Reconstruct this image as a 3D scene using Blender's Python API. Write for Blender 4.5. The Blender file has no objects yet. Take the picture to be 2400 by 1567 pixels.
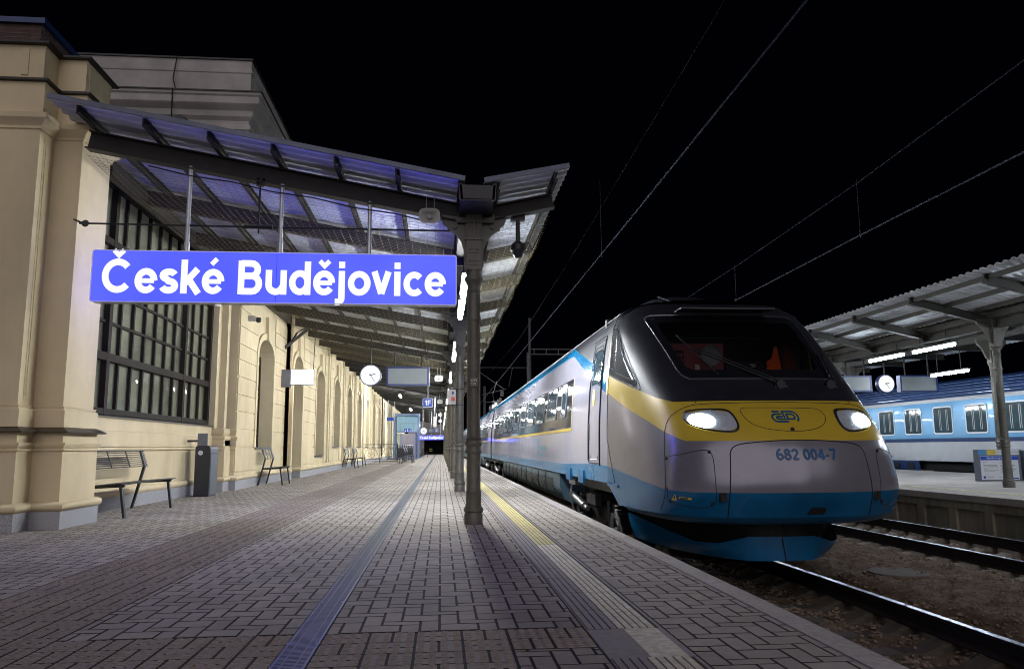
import bpy, math, random
import numpy as np
from mathutils import Vector, Matrix
random.seed(7)
RNG = np.random.default_rng(7)
scn = bpy.context.scene
COL = scn.collection
R = math.radians
# ---------------------------------------------------------------- camera
cam = bpy.data.cameras.new('camera'); cam_o = bpy.data.objects.new('camera', cam); COL.objects.link(cam_o)
cam.sensor_width = 36.0; cam.lens = 27.43; cam.clip_end = 600; cam.clip_start = 0.05
_f, _th, _ya, _ro, H = 1828.67, R(8.1988), R(5.2138), R(-0.35027), 0.91545
F0 = Vector((math.sin(_ya), math.cos(_ya), 0)); R0 = Vector((math.cos(_ya), -math.sin(_ya), 0)); U0 = Vector((0, 0, 1))
FW = F0*math.cos(_th) + U0*math.sin(_th); U1 = -F0*math.sin(_th) + U0*math.cos(_th)
RT = math.cos(_ro)*R0 + math.sin(_ro)*U1; UP = -math.sin(_ro)*R0 + math.cos(_ro)*U1
m4 = Matrix(((RT.x, UP.x, -FW.x, 0), (RT.y, UP.y, -FW.y, 0), (RT.z, UP.z, -FW.z, H), (0, 0, 0, 1)))
cam_o.matrix_world = m4
scn.camera = cam_o
# ---------------------------------------------------------------- night sky, faint light from behind the camera
w = bpy.data.worlds.new('World'); scn.world = w; w.use_nodes = True
bg = w.node_tree.nodes['Background']; bg.inputs[0].default_value = (0.10, 0.13, 0.42, 1); bg.inputs[1].default_value = 0.0026
sl = bpy.data.lights.new('sun', 'SUN'); sl.energy = 1.0; sl.angle = R(70); sl.color = (0.96, 0.90, 0.97)
so = bpy.data.objects.new('sun', sl); COL.objects.link(so)
so.rotation_euler = Vector((0.02, 0.87, -0.46)).to_track_quat('-Z', 'Y').to_euler()
scn.view_settings.view_transform = 'Standard'; scn.view_settings.look = 'None'
scn.view_settings.exposure = 0.0; scn.view_settings.gamma = 1.0
scn.cycles.use_denoising = True; scn.cycles.pixel_filter_type = 'BLACKMAN_HARRIS'; scn.cycles.filter_width = 1.0
scn.cycles.max_bounces = 6; scn.cycles.diffuse_bounces = 3; scn.cycles.glossy_bounces = 3; scn.cycles.transmission_bounces = 5
scn.cycles.sample_clamp_indirect = 4.0
scn.cycles.caustics_reflective = False; scn.cycles.caustics_refractive = False
# ---------------------------------------------------------------- materials
def mat(name, col, rough=0.6, metal=0.0, var=0.12, scale=6.0, bump=0.0, bscale=None, spec=0.5, coat=0.0,
        col2=None, stretch=(1, 1, 1), emit=None, es=0.0, rvar=0.0, detail=5, island=0.0, stain=0.0, speck=0.0, sscale=25, sst=(1, 1, 1)):
    m = bpy.data.materials.new(name); m.use_nodes = True; nt = m.node_tree; N = nt.nodes; L = nt.links
    b = N['Principled BSDF']
    b.inputs['Roughness'].default_value = rough; b.inputs['Metallic'].default_value = metal
    b.inputs['Specular IOR Level'].default_value = spec; b.inputs['Coat Weight'].default_value = coat
    b.inputs['Coat Roughness'].default_value = 0.05
    tc = N.new('ShaderNodeTexCoord'); mp = N.new('ShaderNodeMapping'); mp.inputs['Scale'].default_value = stretch
    L.new(tc.outputs['Object'], mp.inputs[0])
    no = N.new('ShaderNodeTexNoise'); no.inputs['Scale'].default_value = scale; no.inputs['Detail'].default_value = detail
    no.inputs['Roughness'].default_value = 0.6
    L.new(mp.outputs[0], no.inputs['Vector'])
    c1 = [max(0, c*(1-var)) for c in col]; c2 = [min(1, c*(1+var)) for c in col] if col2 is None else col2
    rp = N.new('ShaderNodeValToRGB'); rp.color_ramp.elements[0].position = 0.3; rp.color_ramp.elements[1].position = 0.7
    rp.color_ramp.elements[0].color = (*c1, 1); rp.color_ramp.elements[1].color = (*c2, 1)
    L.new(no.outputs[0], rp.inputs[0]); out = rp.outputs[0]
    if stain:
        n2 = N.new('ShaderNodeTexNoise'); n2.inputs['Scale'].default_value = 1.3; n2.inputs['Detail'].default_value = 6
        mq = N.new('ShaderNodeMapping'); mq.inputs['Scale'].default_value = sst; L.new(tc.outputs['Object'], mq.inputs[0]); L.new(mq.outputs[0], n2.inputs['Vector'])
        r2 = N.new('ShaderNodeMapRange'); r2.inputs[1].default_value = .35; r2.inputs[2].default_value = .75
        r2.inputs[3].default_value = 1.0; r2.inputs[4].default_value = 1.0-stain
        L.new(n2.outputs[0], r2.inputs[0])
        mx = N.new('ShaderNodeVectorMath'); mx.operation = 'SCALE'; L.new(out, mx.inputs[0]); L.new(r2.outputs[0], mx.inputs['Scale']); out = mx.outputs[0]
    if speck:
        vo = N.new('ShaderNodeTexVoronoi'); vo.inputs['Scale'].default_value = sscale; L.new(tc.outputs['Object'], vo.inputs['Vector'])
        r5 = N.new('ShaderNodeMapRange'); r5.inputs[1].default_value = .07; r5.inputs[2].default_value = .16; r5.inputs[3].default_value = 1-speck; r5.inputs[4].default_value = 1
        L.new(vo.outputs['Distance'], r5.inputs[0])
        n6 = N.new('ShaderNodeTexNoise'); n6.inputs['Scale'].default_value = sscale*.21; L.new(tc.outputs['Object'], n6.inputs['Vector'])
        r6 = N.new('ShaderNodeMapRange'); r6.inputs[1].default_value = .52; r6.inputs[2].default_value = .60; L.new(n6.outputs[0], r6.inputs[0])
        mi = N.new('ShaderNodeMix'); mi.data_type = 'FLOAT'; mi.inputs[2].default_value = 1; L.new(r6.outputs[0], mi.inputs[0]); L.new(r5.outputs[0], mi.inputs[3])
        mx = N.new('ShaderNodeVectorMath'); mx.operation = 'SCALE'; L.new(out, mx.inputs[0]); L.new(mi.outputs[0], mx.inputs['Scale']); out = mx.outputs[0]
    if island:
        g = N.new('ShaderNodeNewGeometry'); r3 = N.new('ShaderNodeMapRange'); r3.inputs[3].default_value = 1-island; r3.inputs[4].default_value = 1+island
        L.new(g.outputs['Random Per Island'], r3.inputs[0])
        mx = N.new('ShaderNodeVectorMath'); mx.operation = 'SCALE'; L.new(out, mx.inputs[0]); L.new(r3.outputs[0], mx.inputs['Scale']); out = mx.outputs[0]
    L.new(out, b.inputs['Base Color'])
    if rvar:
        r4 = N.new('ShaderNodeMapRange'); r4.inputs[3].default_value = max(.02, rough-rvar); r4.inputs[4].default_value = min(1, rough+rvar)
        L.new(no.outputs[0], r4.inputs[0]); L.new(r4.outputs[0], b.inputs['Roughness'])
    if bump:
        n3 = N.new('ShaderNodeTexNoise'); n3.inputs['Scale'].default_value = bscale or scale*4; n3.inputs['Detail'].default_value = 4
        L.new(mp.outputs[0], n3.inputs['Vector'])
        bp = N.new('ShaderNodeBump'); bp.inputs['Strength'].default_value = bump; bp.inputs['Distance'].default_value = 0.01
        L.new(n3.outputs[0], bp.inputs['Height']); L.new(bp.outputs[0], b.inputs['Normal'])
    if emit:
        b.inputs['Emission Color'].default_value = (*emit, 1); b.inputs['Emission Strength'].default_value = es
        if name == 'lit_blue_panel':   # uneven backlight of the tubes inside the box
            r7 = N.new('ShaderNodeMapRange'); r7.inputs[1].default_value = .3; r7.inputs[2].default_value = .7; r7.inputs[3].default_value = es*.78; r7.inputs[4].default_value = es*1.15
            L.new(no.outputs[0], r7.inputs[0]); L.new(r7.outputs[0], b.inputs['Emission Strength'])
    return m
def glassmat(name, col=(0.03, 0.04, 0.05), rough=0.03, alpha=0.35):
    m = mat(name, col, rough, 0, .1, 3, spec=0.8); m.node_tree.nodes['Principled BSDF'].inputs['Alpha'].default_value = alpha
    return m
M = {}
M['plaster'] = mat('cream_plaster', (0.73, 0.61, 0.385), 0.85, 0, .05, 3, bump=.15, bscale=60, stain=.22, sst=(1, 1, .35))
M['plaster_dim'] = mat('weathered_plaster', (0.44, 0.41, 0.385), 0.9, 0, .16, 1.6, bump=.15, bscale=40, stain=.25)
M['granite'] = mat('granite', (0.34, 0.34, 0.36), 0.7, 0, .45, 90, bump=.2, bscale=150)
M['cap'] = mat('dark_sheet_metal', (0.045, 0.043, 0.04), 0.5, .6, .2, 5)
M['ledge'] = mat('ledge_metal', (0.13, 0.12, 0.10), 0.35, .8, .25, 8)
M['brick'] = mat('brick', (0.085, 0.05, 0.042), 0.9, 0, .3, 14, bump=.3)
M['brickjoint'] = mat('brick_joint', (0.13, 0.12, 0.13), 0.9)
M['winframe'] = mat('brown_window_frame', (0.024, 0.018, 0.013), 0.7, 0, .2, 10, spec=.2)
M['glass'] = None
M['paver'] = mat('paver', (0.370, 0.333, 0.296), 0.9, 0, .10, 22, island=.08, stain=.28, spec=.22, speck=.5, sscale=16)
M['tactile'] = mat('tactile_paver', (0.30, 0.255, 0.225), 0.85, 0, .22, 30, bump=.4, bscale=160, stain=.25)
M['joint'] = mat('mortar', (0.034, 0.029, 0.024), 0.95, 0, .3, 40)
M['guide'] = mat('guide_tile', (0.28, 0.25, 0.245), 0.8, 0, .15, 20, bump=.2, bscale=120)
M['yellowstripe'] = mat('worn_yellow_paint', (0.52, 0.44, 0.13), 0.6, 0, .25, 18, col2=(0.70, 0.62, 0.28), bump=.2, bscale=90, stain=.15)
M['edgemetal'] = mat('edge_flashing', (0.16, 0.18, 0.24), 0.6, .2, .2, 4, stain=.3)
M['t_mark'] = mat('faded_teal_mark', (0.17, 0.34, 0.42), 0.2)
M['t_text'] = mat('number_blue', (0.006, 0.085, 0.23), 0.35)
M['whitestripe'] = mat('worn_pale_paint', (0.70, 0.63, 0.47), 0.7, 0, .3, 24, col2=(0.86, 0.81, 0.67), bump=.2, bscale=90, stain=.2)
M['coping'] = mat('coping_concrete', (0.43, 0.39, 0.36), 0.9, 0, .2, 25, bump=.4, bscale=110, stain=.3)
M['concrete'] = mat('old_concrete', (0.34, 0.31, 0.23), 0.9, 0, .35, 5, bump=.4, bscale=40, stain=.5, stretch=(1, 1, .15))
M['galv'] = mat('galvanised_steel', (0.50, 0.52, 0.55), 0.38, .85, .15, 12, rvar=.1)
M['dark'] = mat('drain_dark', (0.012, 0.012, 0.014), 0.8)
M['castiron'] = mat('cast_iron_paint', (0.115, 0.108, 0.088), 0.45, .1, .22, 8, bump=.25, bscale=45, rvar=.1, stain=.2)
M['steel'] = mat('canopy_steel', (0.024, 0.021, 0.016), 0.65, .0, .25, 5, bump=.15, bscale=30)
M['sheet'] = mat('corrugated_sheet', (0.70, 0.73, 0.78), 0.62, .0, .14, 2.5, rvar=.1, stain=.45, sst=(.4, 1, 1), spec=.25)
M['net'] = mat('bird_net', (0.20, 0.165, 0.08), 0.8)
M['drainmetal'] = mat('drain_grating_steel', (0.13, 0.14, 0.16), 0.5, .6, .2, 12, rvar=.1)
M['black'] = mat('black_metal', (0.02, 0.02, 0.022), 0.4, .3, .2, 8)
M['anthracite'] = mat('anthracite_paint', (0.035, 0.038, 0.043), 0.35, .4, .2, 10)
M['greyplate'] = mat('grey_plate', (0.17, 0.19, 0.23), 0.35, .5, .08, 6)
M['navy'] = mat('navy_paint', (0.015, 0.035, 0.12), 0.35, .1, .1, 6)
M['white'] = mat('white_paint', (0.75, 0.76, 0.78), 0.4, 0, .04, 6)
M['offwhite'] = mat('off_white_plastic', (0.48, 0.47, 0.42), 0.5, 0, .08, 8)
M['screen'] = mat('blank_display', (0.20, 0.22, 0.22), 0.35, 0, .05, 3)
M['red'] = mat('red_plastic', (0.55, 0.05, 0.03), 0.4)
M['yellow'] = mat('yellow_sticker', (0.80, 0.58, 0.10), 0.4)
M['clockface'] = mat('lit_clock_face', (0.25, 0.25, 0.25), 0.6, emit=(0.90, 0.93, 1.0), es=.92)
M['tube'] = mat('lit_tube', (1, 1, 1), 0.4, emit=(0.93, 0.97, 1.0), es=340)
M['tube2'] = mat('lit_tube_cool', (1, 1, 1), 0.4, emit=(0.80, 0.90, 1.0), es=120)
M['lightbox'] = mat('lit_white_box', (1, 1, 1), 0.4, emit=(1.0, 0.90, 0.97), es=7)
M['signblue'] = mat('lit_blue_panel', (0.01, 0.01, 0.10), 0.4, emit=(0.0110, 0.0150, 1.0), es=8, scale=1.1, detail=1)
M['signwhite'] = mat('lit_white_letters', (.3, .3, .3), 0.5, emit=(.95, .97, 1), es=1.0)
# train paints
M['t_silver'] = mat('train_silver', (0.265, 0.256, 0.295), 0.25, .35, .05, 3, coat=.06, stain=.14, speck=.55, sscale=22)
M['t_flank'] = mat('train_silver_flank', (0.40, 0.39, 0.46), 0.06, .0, .04, 3, stain=.08, spec=.35)
M['t_flankblue'] = mat('train_blue_flank', (0.012, 0.20, 0.42), 0.09, .05, .08, 4, stain=.15)
M['t_black'] = mat('train_black', (0.016, 0.017, 0.023), 0.40, .0, .15, 4, coat=.0, spec=.22)
M['t_yellow'] = mat('train_yellow', (0.60, 0.425, 0.04), 0.30, .05, .05, 5, coat=.1, speck=.5, sscale=24, stain=.1)
M['t_blue'] = mat('train_blue', (0.007, 0.14, 0.32), 0.28, .1, .12, 4, coat=.1, stain=.35, speck=.4, sscale=20, sst=(1, 1, .3))
M['t_roof'] = mat('train_roof', (0.035, 0.037, 0.045), 0.5, .3, .2, 6)
M['t_skirt'] = mat('train_skirt', (0.07, 0.13, 0.16), 0.45, .2, .25, 7, stain=.3)
M['t_under'] = mat('train_underframe', (0.015, 0.014, 0.013), 0.6, .4, .4, 20, bump=.5, bscale=50)
M['t_metal'] = mat('bogie_metal', (0.25, 0.25, 0.26), 0.3, .9, .2, 14)
M['t_band'] = mat('train_window_band', (0.035, 0.036, 0.048), 0.05, .0, .1, 4, spec=.2)
M['t_pane'] = mat('train_window_pane', (0.05, 0.085, 0.105), 0.04, 0, .3, 3, spec=.25)
M['t_line'] = mat('panel_gap', (0.010, 0.012, 0.018), 0.6)
M['t_trim'] = mat('bright_trim', (0.36, 0.38, 0.42), 0.2, .9, .05, 5)
M['t_frame'] = mat('window_seal', (0.18, 0.18, 0.19), 0.35, .3, .1, 5)
M['headlight'] = mat('lit_headlamp', (1, 1, 1), 0.3, emit=(0.72, 0.86, 1.0), es=22)
M['reflector'] = mat('reflector', (0.75, 0.80, 0.85), 0.35, .5, .15, 30)
M['c_blue'] = mat('coach_blue', (0.12, 0.36, 0.62), 0.3, .1, .06, 3, coat=.3)
M['c_navy'] = mat('coach_navy', (0.025, 0.06, 0.17), 0.35, .1, .15, 3, coat=.2)
M['c_white'] = mat('coach_white', (0.62, 0.63, 0.66), 0.35, .1, .05, 3, coat=.3)
M['rail'] = mat('rail_side', (0.03, 0.022, 0.018), 0.7, .5, .4, 12)
M['railtop'] = mat('rail_head', (0.42, 0.44, 0.52), 0.34, 1.0, .1, 9)
M['sleeper'] = mat('sleeper_concrete', (0.24, 0.215, 0.175), 0.9, 0, .3, 14, bump=.4)
M['earth'] = mat('dirty_earth', (0.17, 0.115, 0.068), 0.95, 0, .55, 7, bump=.6, bscale=60, stain=.4)
M['stone'] = mat('ballast_stone', (0.17, 0.125, 0.09), 0.9, 0, .3, 5, island=.45)
M['wire'] = mat('copper_wire', (0.03, 0.034, 0.055), 0.5, .4)
M['mast'] = mat('mast_paint', (0.09, 0.095, 0.10), 0.6, .3, .2, 4)
M['pinkwall_glow'] = mat('cab_rear_wall_glow', (0.16, 0.05, 0.055), 0.7, 0, .1, 3, emit=(0.30, 0.08, 0.09), es=.05)  # weak red emission on the wall stands in for cab lighting
M['vest_glow'] = mat('orange_vest', (0.55, 0.08, 0.015), 0.7, 0, .3, 9, emit=(.8, .12, .02), es=.05)  # faint orange emission added so the cloth shows in the dark cab
M['windscreen'] = glassmat('tinted_windscreen', (0.004, 0.005, 0.007), 0.03, 0.42)
M['sideglass'] = mat('tinted_side_glass', (0.01, 0.012, 0.015), 0.6, 0, .1, 3, spec=.03)
M['sleeper_dark'] = mat('grimy_sleeper', (0.10, 0.082, 0.062), 0.9, 0, .3, 14, bump=.4, stain=.4)
M['cover'] = mat('cover_concrete', (0.15, 0.135, 0.115), 0.9, 0, .25, 14, bump=.4)
M['glass'] = glassmat('window_glass', (0.03, 0.035, 0.03), 0.03, 0.30)
M['blind_glow'] = mat('self_lit_interior', (0.30, 0.30, 0.20), 0.8, 0, .5, 1.1, emit=(.5, .52, .36), es=.05)  # emission in the blind stands in for room light behind the glazing
M['lens'] = glassmat('headlamp_lens', (0.5, 0.55, 0.6), 0.02, 0.10)
M['lift_glass'] = glassmat('lift_glass', (0.10, 0.22, 0.26), 0.03, 0.35)
M['lift_steel'] = mat('lift_frame', (0.16, 0.21, 0.34), 0.4, .3)
M['lift_door'] = mat('lift_door_steel', (0.34, 0.31, 0.34), 0.3, .6)
M['lift_in'] = mat('lift_interior_light', (.8, .9, 1), .5, emit=(0.40, 0.75, 0.95), es=.55)
M['tunnel'] = mat('dark_interior', (0.012, 0.010, 0.014), 0.9)
# ---------------------------------------------------------------- mesh helpers
class MB:
    def __init__(s): s.v = []; s.f = []; s.mi = []; s.ms = []; s.cur = 0
    def use(s, m):
        if m not in s.ms: s.ms.append(m)
        s.cur = s.ms.index(m); return s
    def add(s, vs, fs):
        o = len(s.v); s.v += [tuple(map(float, p)) for p in vs]
        for f in fs: s.f.append(tuple(i+o for i in f)); s.mi.append(s.cur)
        return s
    def box(s, x0, x1, y0, y1, z0, z1):
        return s.add([(x0,y0,z0),(x1,y0,z0),(x1,y1,z0),(x0,y1,z0),(x0,y0,z1),(x1,y0,z1),(x1,y1,z1),(x0,y1,z1)],
              [(0,3,2,1),(4,5,6,7),(0,1,5,4),(1,2,6,5),(2,3,7,6),(3,0,4,7)])
    def beam(s, p0, p1, wd, ht, up=(0, 0, 1)):
        p0 = Vector(p0); p1 = Vector(p1); d = (p1-p0).normalized(); up = Vector(up); sd = d.cross(up)
        if sd.length < 1e-4: sd = d.cross(Vector((1, 0, 0)))
        sd.normalize(); u = sd.cross(d).normalized(); a = sd*wd/2; b = u*ht/2
        return s.add([p0-a-b,p0+a-b,p0+a+b,p0-a+b,p1-a-b,p1+a-b,p1+a+b,p1-a+b],[(0,3,2,1),(4,5,6,7),(0,1,5,4),(1,2,6,5),(2,3,7,6),(3,0,4,7)])
    def tube(s, pts, r, n=8, caps=True, r2=None):
        pts = [Vector(p) for p in pts]; k = len(pts); rings = []; u = None
        for i, p in enumerate(pts):
            d = (pts[min(i+1, k-1)]-pts[max(i-1, 0)]).normalized()
            if u is None: u = d.cross(Vector((0, 0, 1)) if abs(d.z) < .9 else Vector((1, 0, 0)))
            u = (u-d*u.dot(d)).normalized(); v = d.cross(u); rr = r if r2 is None else r+(r2-r)*i/(k-1)
            rings.append([p+(u*math.cos(2*math.pi*j/n)+v*math.sin(2*math.pi*j/n))*rr for j in range(n)])
        vs = [q for g in rings for q in g]; fs = []
        for i in range(k-1):
            for j in range(n): a = i*n+j; b = i*n+(j+1) % n; fs.append((a, b, b+n, a+n))
        if caps: fs += [tuple(range(n))[::-1], tuple((k-1)*n+j for j in range(n))]
        return s.add(vs, fs)
    def lathe(s, prof, cx, cy, z0=0, n=20, axis='z', caps=True):
        vs = []; fs = []; k = len(prof)
        for z, r in prof:
            for j in range(n):
                c, q = r*math.cos(2*math.pi*(j+.5)/n), r*math.sin(2*math.pi*(j+.5)/n)
                vs.append((cx+c, cy+q, z0+z) if axis == 'z' else ((cx+c, cy+z, z0+q) if axis == 'y' else (cx+z, cy+c, z0+q)))
        for i in range(k-1):
            for j in range(n): a = i*n+j; b = i*n+(j+1) % n; fs.append((a, b, b+n, a+n))
        if caps: fs += [tuple(range(n))[::-1], tuple((k-1)*n+j for j in range(n))]
        return s.add(vs, fs)
    def prism(s, poly, ax, a, b):
        # poly: list of 2d points; ax 'x': (y,z) pts extruded x a..b ; 'y': (x,z) ; 'z': (x,y)
        P = {'x': lambda p, t: (t, p[0], p[1]), 'y': lambda p, t: (p[0], t, p[1]), 'z': lambda p, t: (p[0], p[1], t)}[ax]
        n = len(poly); vs = [P(p, a) for p in poly]+[P(p, b) for p in poly]
        return s.add(vs, [tuple(range(n))[::-1], tuple(range(n, 2*n))]+[(i, (i+1) % n, n+(i+1) % n, n+i) for i in range(n)])
    def quad(s, a, b, c, d): return s.add([a, b, c, d], [(0, 1, 2, 3)])
    def grid(s, rows, closed=False):
        k = len(rows); n = len(rows[0]); vs = [p for r in rows for p in r]; fs = []
        for i in range(k-1):
            for j in range(n-1): fs.append((i*n+j, i*n+j+1, (i+1)*n+j+1, (i+1)*n+j))
        return s.add(vs, fs)
    def build(s, name, m=None, parent=None, smooth=False, auto=None, fixn=True):
        me = bpy.data.meshes.new(name); org = ORG.get(parent.name, Vector((0, 0, 0))) if parent else Vector((0, 0, 0))
        if parent is None and auto is not None: org = Vector(auto)
        v = np.array(s.v, dtype=float)-np.array(org)
        me.from_pydata(v.tolist(), [], s.f)
        for q in ([m] if m is not None else s.ms): me.materials.append(M[q])
        if m is None: me.polygons.foreach_set('material_index', s.mi)
        me.validate()
        if fixn:
            import bmesh
            bm = bmesh.new(); bm.from_mesh(me); bmesh.ops.recalc_face_normals(bm, faces=bm.faces); bm.to_mesh(me); bm.free()
        if not smooth: me.polygons.foreach_set('use_smooth', [False]*len(me.polygons))
        if smooth:
            me.polygons.foreach_set('use_smooth', [True]*len(me.polygons))
            try: me.set_sharp_from_angle(angle=R(smooth if smooth > 1 else 35))
            except Exception: pass
        me.update()
        o = bpy.data.objects.new(name, me); COL.objects.link(o)
        if parent is not None: o.parent = parent; ORG[o.name] = org
        else:
            o.location = org; ORG[o.name] = org
        return o
ORG = {}
def tag(o, label, cat, group=None):
    o['label'] = label; o['category'] = cat
    if group: o['group'] = group
    return o
def thing(name, loc, label, cat, group=None):
    o = bpy.data.objects.new(name, None); COL.objects.link(o); o.location = loc; o.empty_display_size = .2
    ORG[o.name] = Vector(loc); return tag(o, label, cat, group)
def struct(o, kind='structure'):
    o['kind'] = kind; return o
def dup(root, loc, label, group=None, rotz=0):
    c = root.copy(); COL.objects.link(c); c.location = loc; c.rotation_euler = (0, 0, rotz); c['label'] = label
    if group: c['group'] = group
    def rec(a, b):
        for ch in list(a.children):
            d = ch.copy(); COL.objects.link(d); d.parent = b; rec(ch, d)
    rec(root, c); return c
def dup_part(o, dv, parent=None):
    c = o.copy(); COL.objects.link(c); c.parent = parent or o.parent; c.location = Vector(o.location)+Vector(dv)
    for ch in list(o.children):
        d = ch.copy(); COL.objects.link(d); d.parent = c
    return c
def rrect(w_, h_, r, n=5):
    out = []
    for cx, cy, a in ((w_/2-r, h_/2-r, 0), (-w_/2+r, h_/2-r, 90), (-w_/2+r, -h_/2+r, 180), (w_/2-r, -h_/2+r, 270)):
        for i in range(n+1):
            t = R(a+90*i/n); out.append((cx+r*math.cos(t), cy+r*math.sin(t)))
    return out
def fast_mesh(name, V, Fq, m, side=None):
    me = bpy.data.meshes.new(name); me.vertices.add(len(V)); me.vertices.foreach_set('co', np.asarray(V, dtype=np.float32).ravel())
    n = len(Fq); me.loops.add(n*4); me.polygons.add(n)
    me.loops.foreach_set('vertex_index', np.asarray(Fq, dtype=np.int32).ravel())
    me.polygons.foreach_set('loop_start', np.arange(0, n*4, 4, dtype=np.int32)); me.polygons.foreach_set('loop_total', np.full(n, 4, dtype=np.int32))
    me.materials.append(M[m]); me.update(calc_edges=True); me.validate()
    if side:      # the faces down in the joints carry the dirt of the joint
        me.materials.append(M[side]); V_ = np.asarray(V); Q = np.asarray(Fq)[:len(me.polygons)]; me.polygons.foreach_set('material_index', (V_[Q][:, :, 2].min(axis=1) < -.004).astype(np.int32))
    me.polygons.foreach_set('use_smooth', [False]*len(me.polygons)); me.update()
    o = bpy.data.objects.new(name, me); COL.objects.link(o); return o
# ---------------------------------------------------------------- lettering drawn as bold strokes
def arc(cx, cy, rx, ry, a0, a1, n=14):
    return [(cx+rx*math.cos(R(a0+(a1-a0)*i/n)), cy+ry*math.sin(R(a0+(a1-a0)*i/n))) for i in range(n+1)]
W_ = .196
GL = {
 'C': (.95, [arc(.47, .5, .365, .405, 40, 320, 24)]),
 'e': (.67, [arc(.33, .365, .24, .275, 0, 325, 22), [(.09, .365), (.57, .365)]]),
 's': (.60, [arc(.30, .525, .18, .11, 15, 270, 12)[:-1]+arc(.30, .225, .19, .135, 90, -165, 12)]),
 'k': (.63, [[(.12, 0), (.12, 1)], [(.12, .27), (.52, .73)], [(.26, .42), (.56, 0)]]),
 'B': (.80, [[(.12, 0), (.12, 1)], [(.12, .915), (.40, .915)]+arc(.42, .73, .19, .185, 90, -90, 8)+[(.12, .545)], [(.12, .54), (.44, .54)]+arc(.45, .313, .21, .227, 90, -90, 8)+[(.12, .086)]]),
 'u': (.70, [[(.57, 0), (.57, .73)], [(.12, .73), (.12, .30)]+arc(.335, .29, .215, .205, 180, 350, 10)]),
 'd': (.72, [[(.57, 0), (.57, 1)], arc(.34, .365, .235, .275, 0, 360, 22)]),
 'j': (.33, [[(.17, .73), (.17, -.08)]+arc(.04, -.09, .13, .11, 0, -80, 6)+[(-.03, -.2)], [(.075, .91), (.265, .91)]]),
 'o': (.70, [arc(.35, .365, .255, .275, 0, 360, 24)]),
 'v': (.61, [[(.085, .73), (.305, .06)], [(.305, .06), (.525, .73)]]),
 'i': (.32, [[(.16, 0), (.16, .73)], [(.065, .91), (.255, .91)]]),
 'c': (.64, [arc(.34, .365, .24, .275, 42, 318, 20)]),
 'D': (.88, [[(.12, 0), (.12, 1)], [(.12, .915), (.36, .915)]+arc(.40, .5, .35, .415, 90, -90, 12)+[(.12, .085)]]),
 'F': (.68, [[(.12, 0), (.12, 1)], [(.12, .915), (.64, .915)], [(.12, .52), (.56, .52)]]),
 'E': (.72, [[(.12, 0), (.12, 1)], [(.12, .915), (.66, .915)], [(.12, .52), (.60, .52)], [(.12, .085), (.66, .085)]]),
 'O': (1.0, [arc(.5, .5, .39, .41, 0, 360, 24)]),
 'p': (.72, [[(.12, -.25), (.12, .73)], arc(.36, .365, .235, .275, 0, 360, 22)]),
 'r': (.45, [[(.12, 0), (.12, .73)], arc(.33, .40, .20, .24, 175, 80, 6)]),
 'a': (.66, [[(.54, 0), (.54, .5)]+arc(.32, .5, .22, .15, 0, 160, 8), arc(.30, .21, .2, .13, 0, 360, 14)]),
 'n': (.70, [[(.12, 0), (.12, .73)], arc(.33, .44, .21, .21, 170, 0, 8)+[(.54, 0)]]),
 'g': (.72, [[(.57, .73), (.57, -.03)]+arc(.35, -.03, .22, .14, 0, -160, 8), arc(.34, .365, .235, .275, 0, 360, 18)]),
 'm': (1.0, [[(.12, 0), (.12, .73)], arc(.29, .48, .17, .17, 170, 0, 6)+[(.46, 0)], arc(.66, .48, .18, .17, 170, 0, 6)+[(.84, 0)]]),
 '1': (.56, [[(.36, 0), (.36, 1)], [(.36, .86), (.08, .70)]]),
 '2': (.68, [arc(.33, .70, .23, .215, 170, -25, 10)+[(.12, .085)], [(.09, .085), (.60, .085)]]),
 '4': (.68, [[(.46, 0), (.46, 1)], [(.42, .94), (.08, .30)], [(.04, .27), (.64, .27)]]),
 '6': (.68, [arc(.34, .31, .235, .225, 0, 360, 18), arc(.40, .42, .30, .50, 75, 190, 9)]),
 '7': (.64, [[(.05, .915), (.60, .915)], [(.55, .88), (.24, 0)]]),
 '8': (.68, [arc(.34, .74, .20, .175, 0, 360, 16), arc(.34, .29, .235, .21, 0, 360, 16)]),
 '9': (.68, [arc(.34, .69, .235, .225, 0, 360, 18), arc(.28, .58, .30, .50, -105, 10, 9)]),
 '0': (.68, [arc(.34, .5, .23, .415, 0, 360, 22)]),
 '5': (.68, [[(.55, .915), (.16, .915), (.13, .5)], arc(.33, .33, .24, .25, 140, -150, 12)]),
 'X': (.74, [[(.08, 0), (.66, 1)], [(.08, 1), (.66, 0)]]), '/': (.4, [[(.05, -.05), (.35, 1.05)]]),
 '-': (.42, [[(.05, .38), (.36, .38)]]), ' ': (.32, []),
}
CARON = [[(-.15, .27), (0, .12), (.15, .27)]]; ACUTE = [[(-.07, .10), (.09, .27)]]
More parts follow.
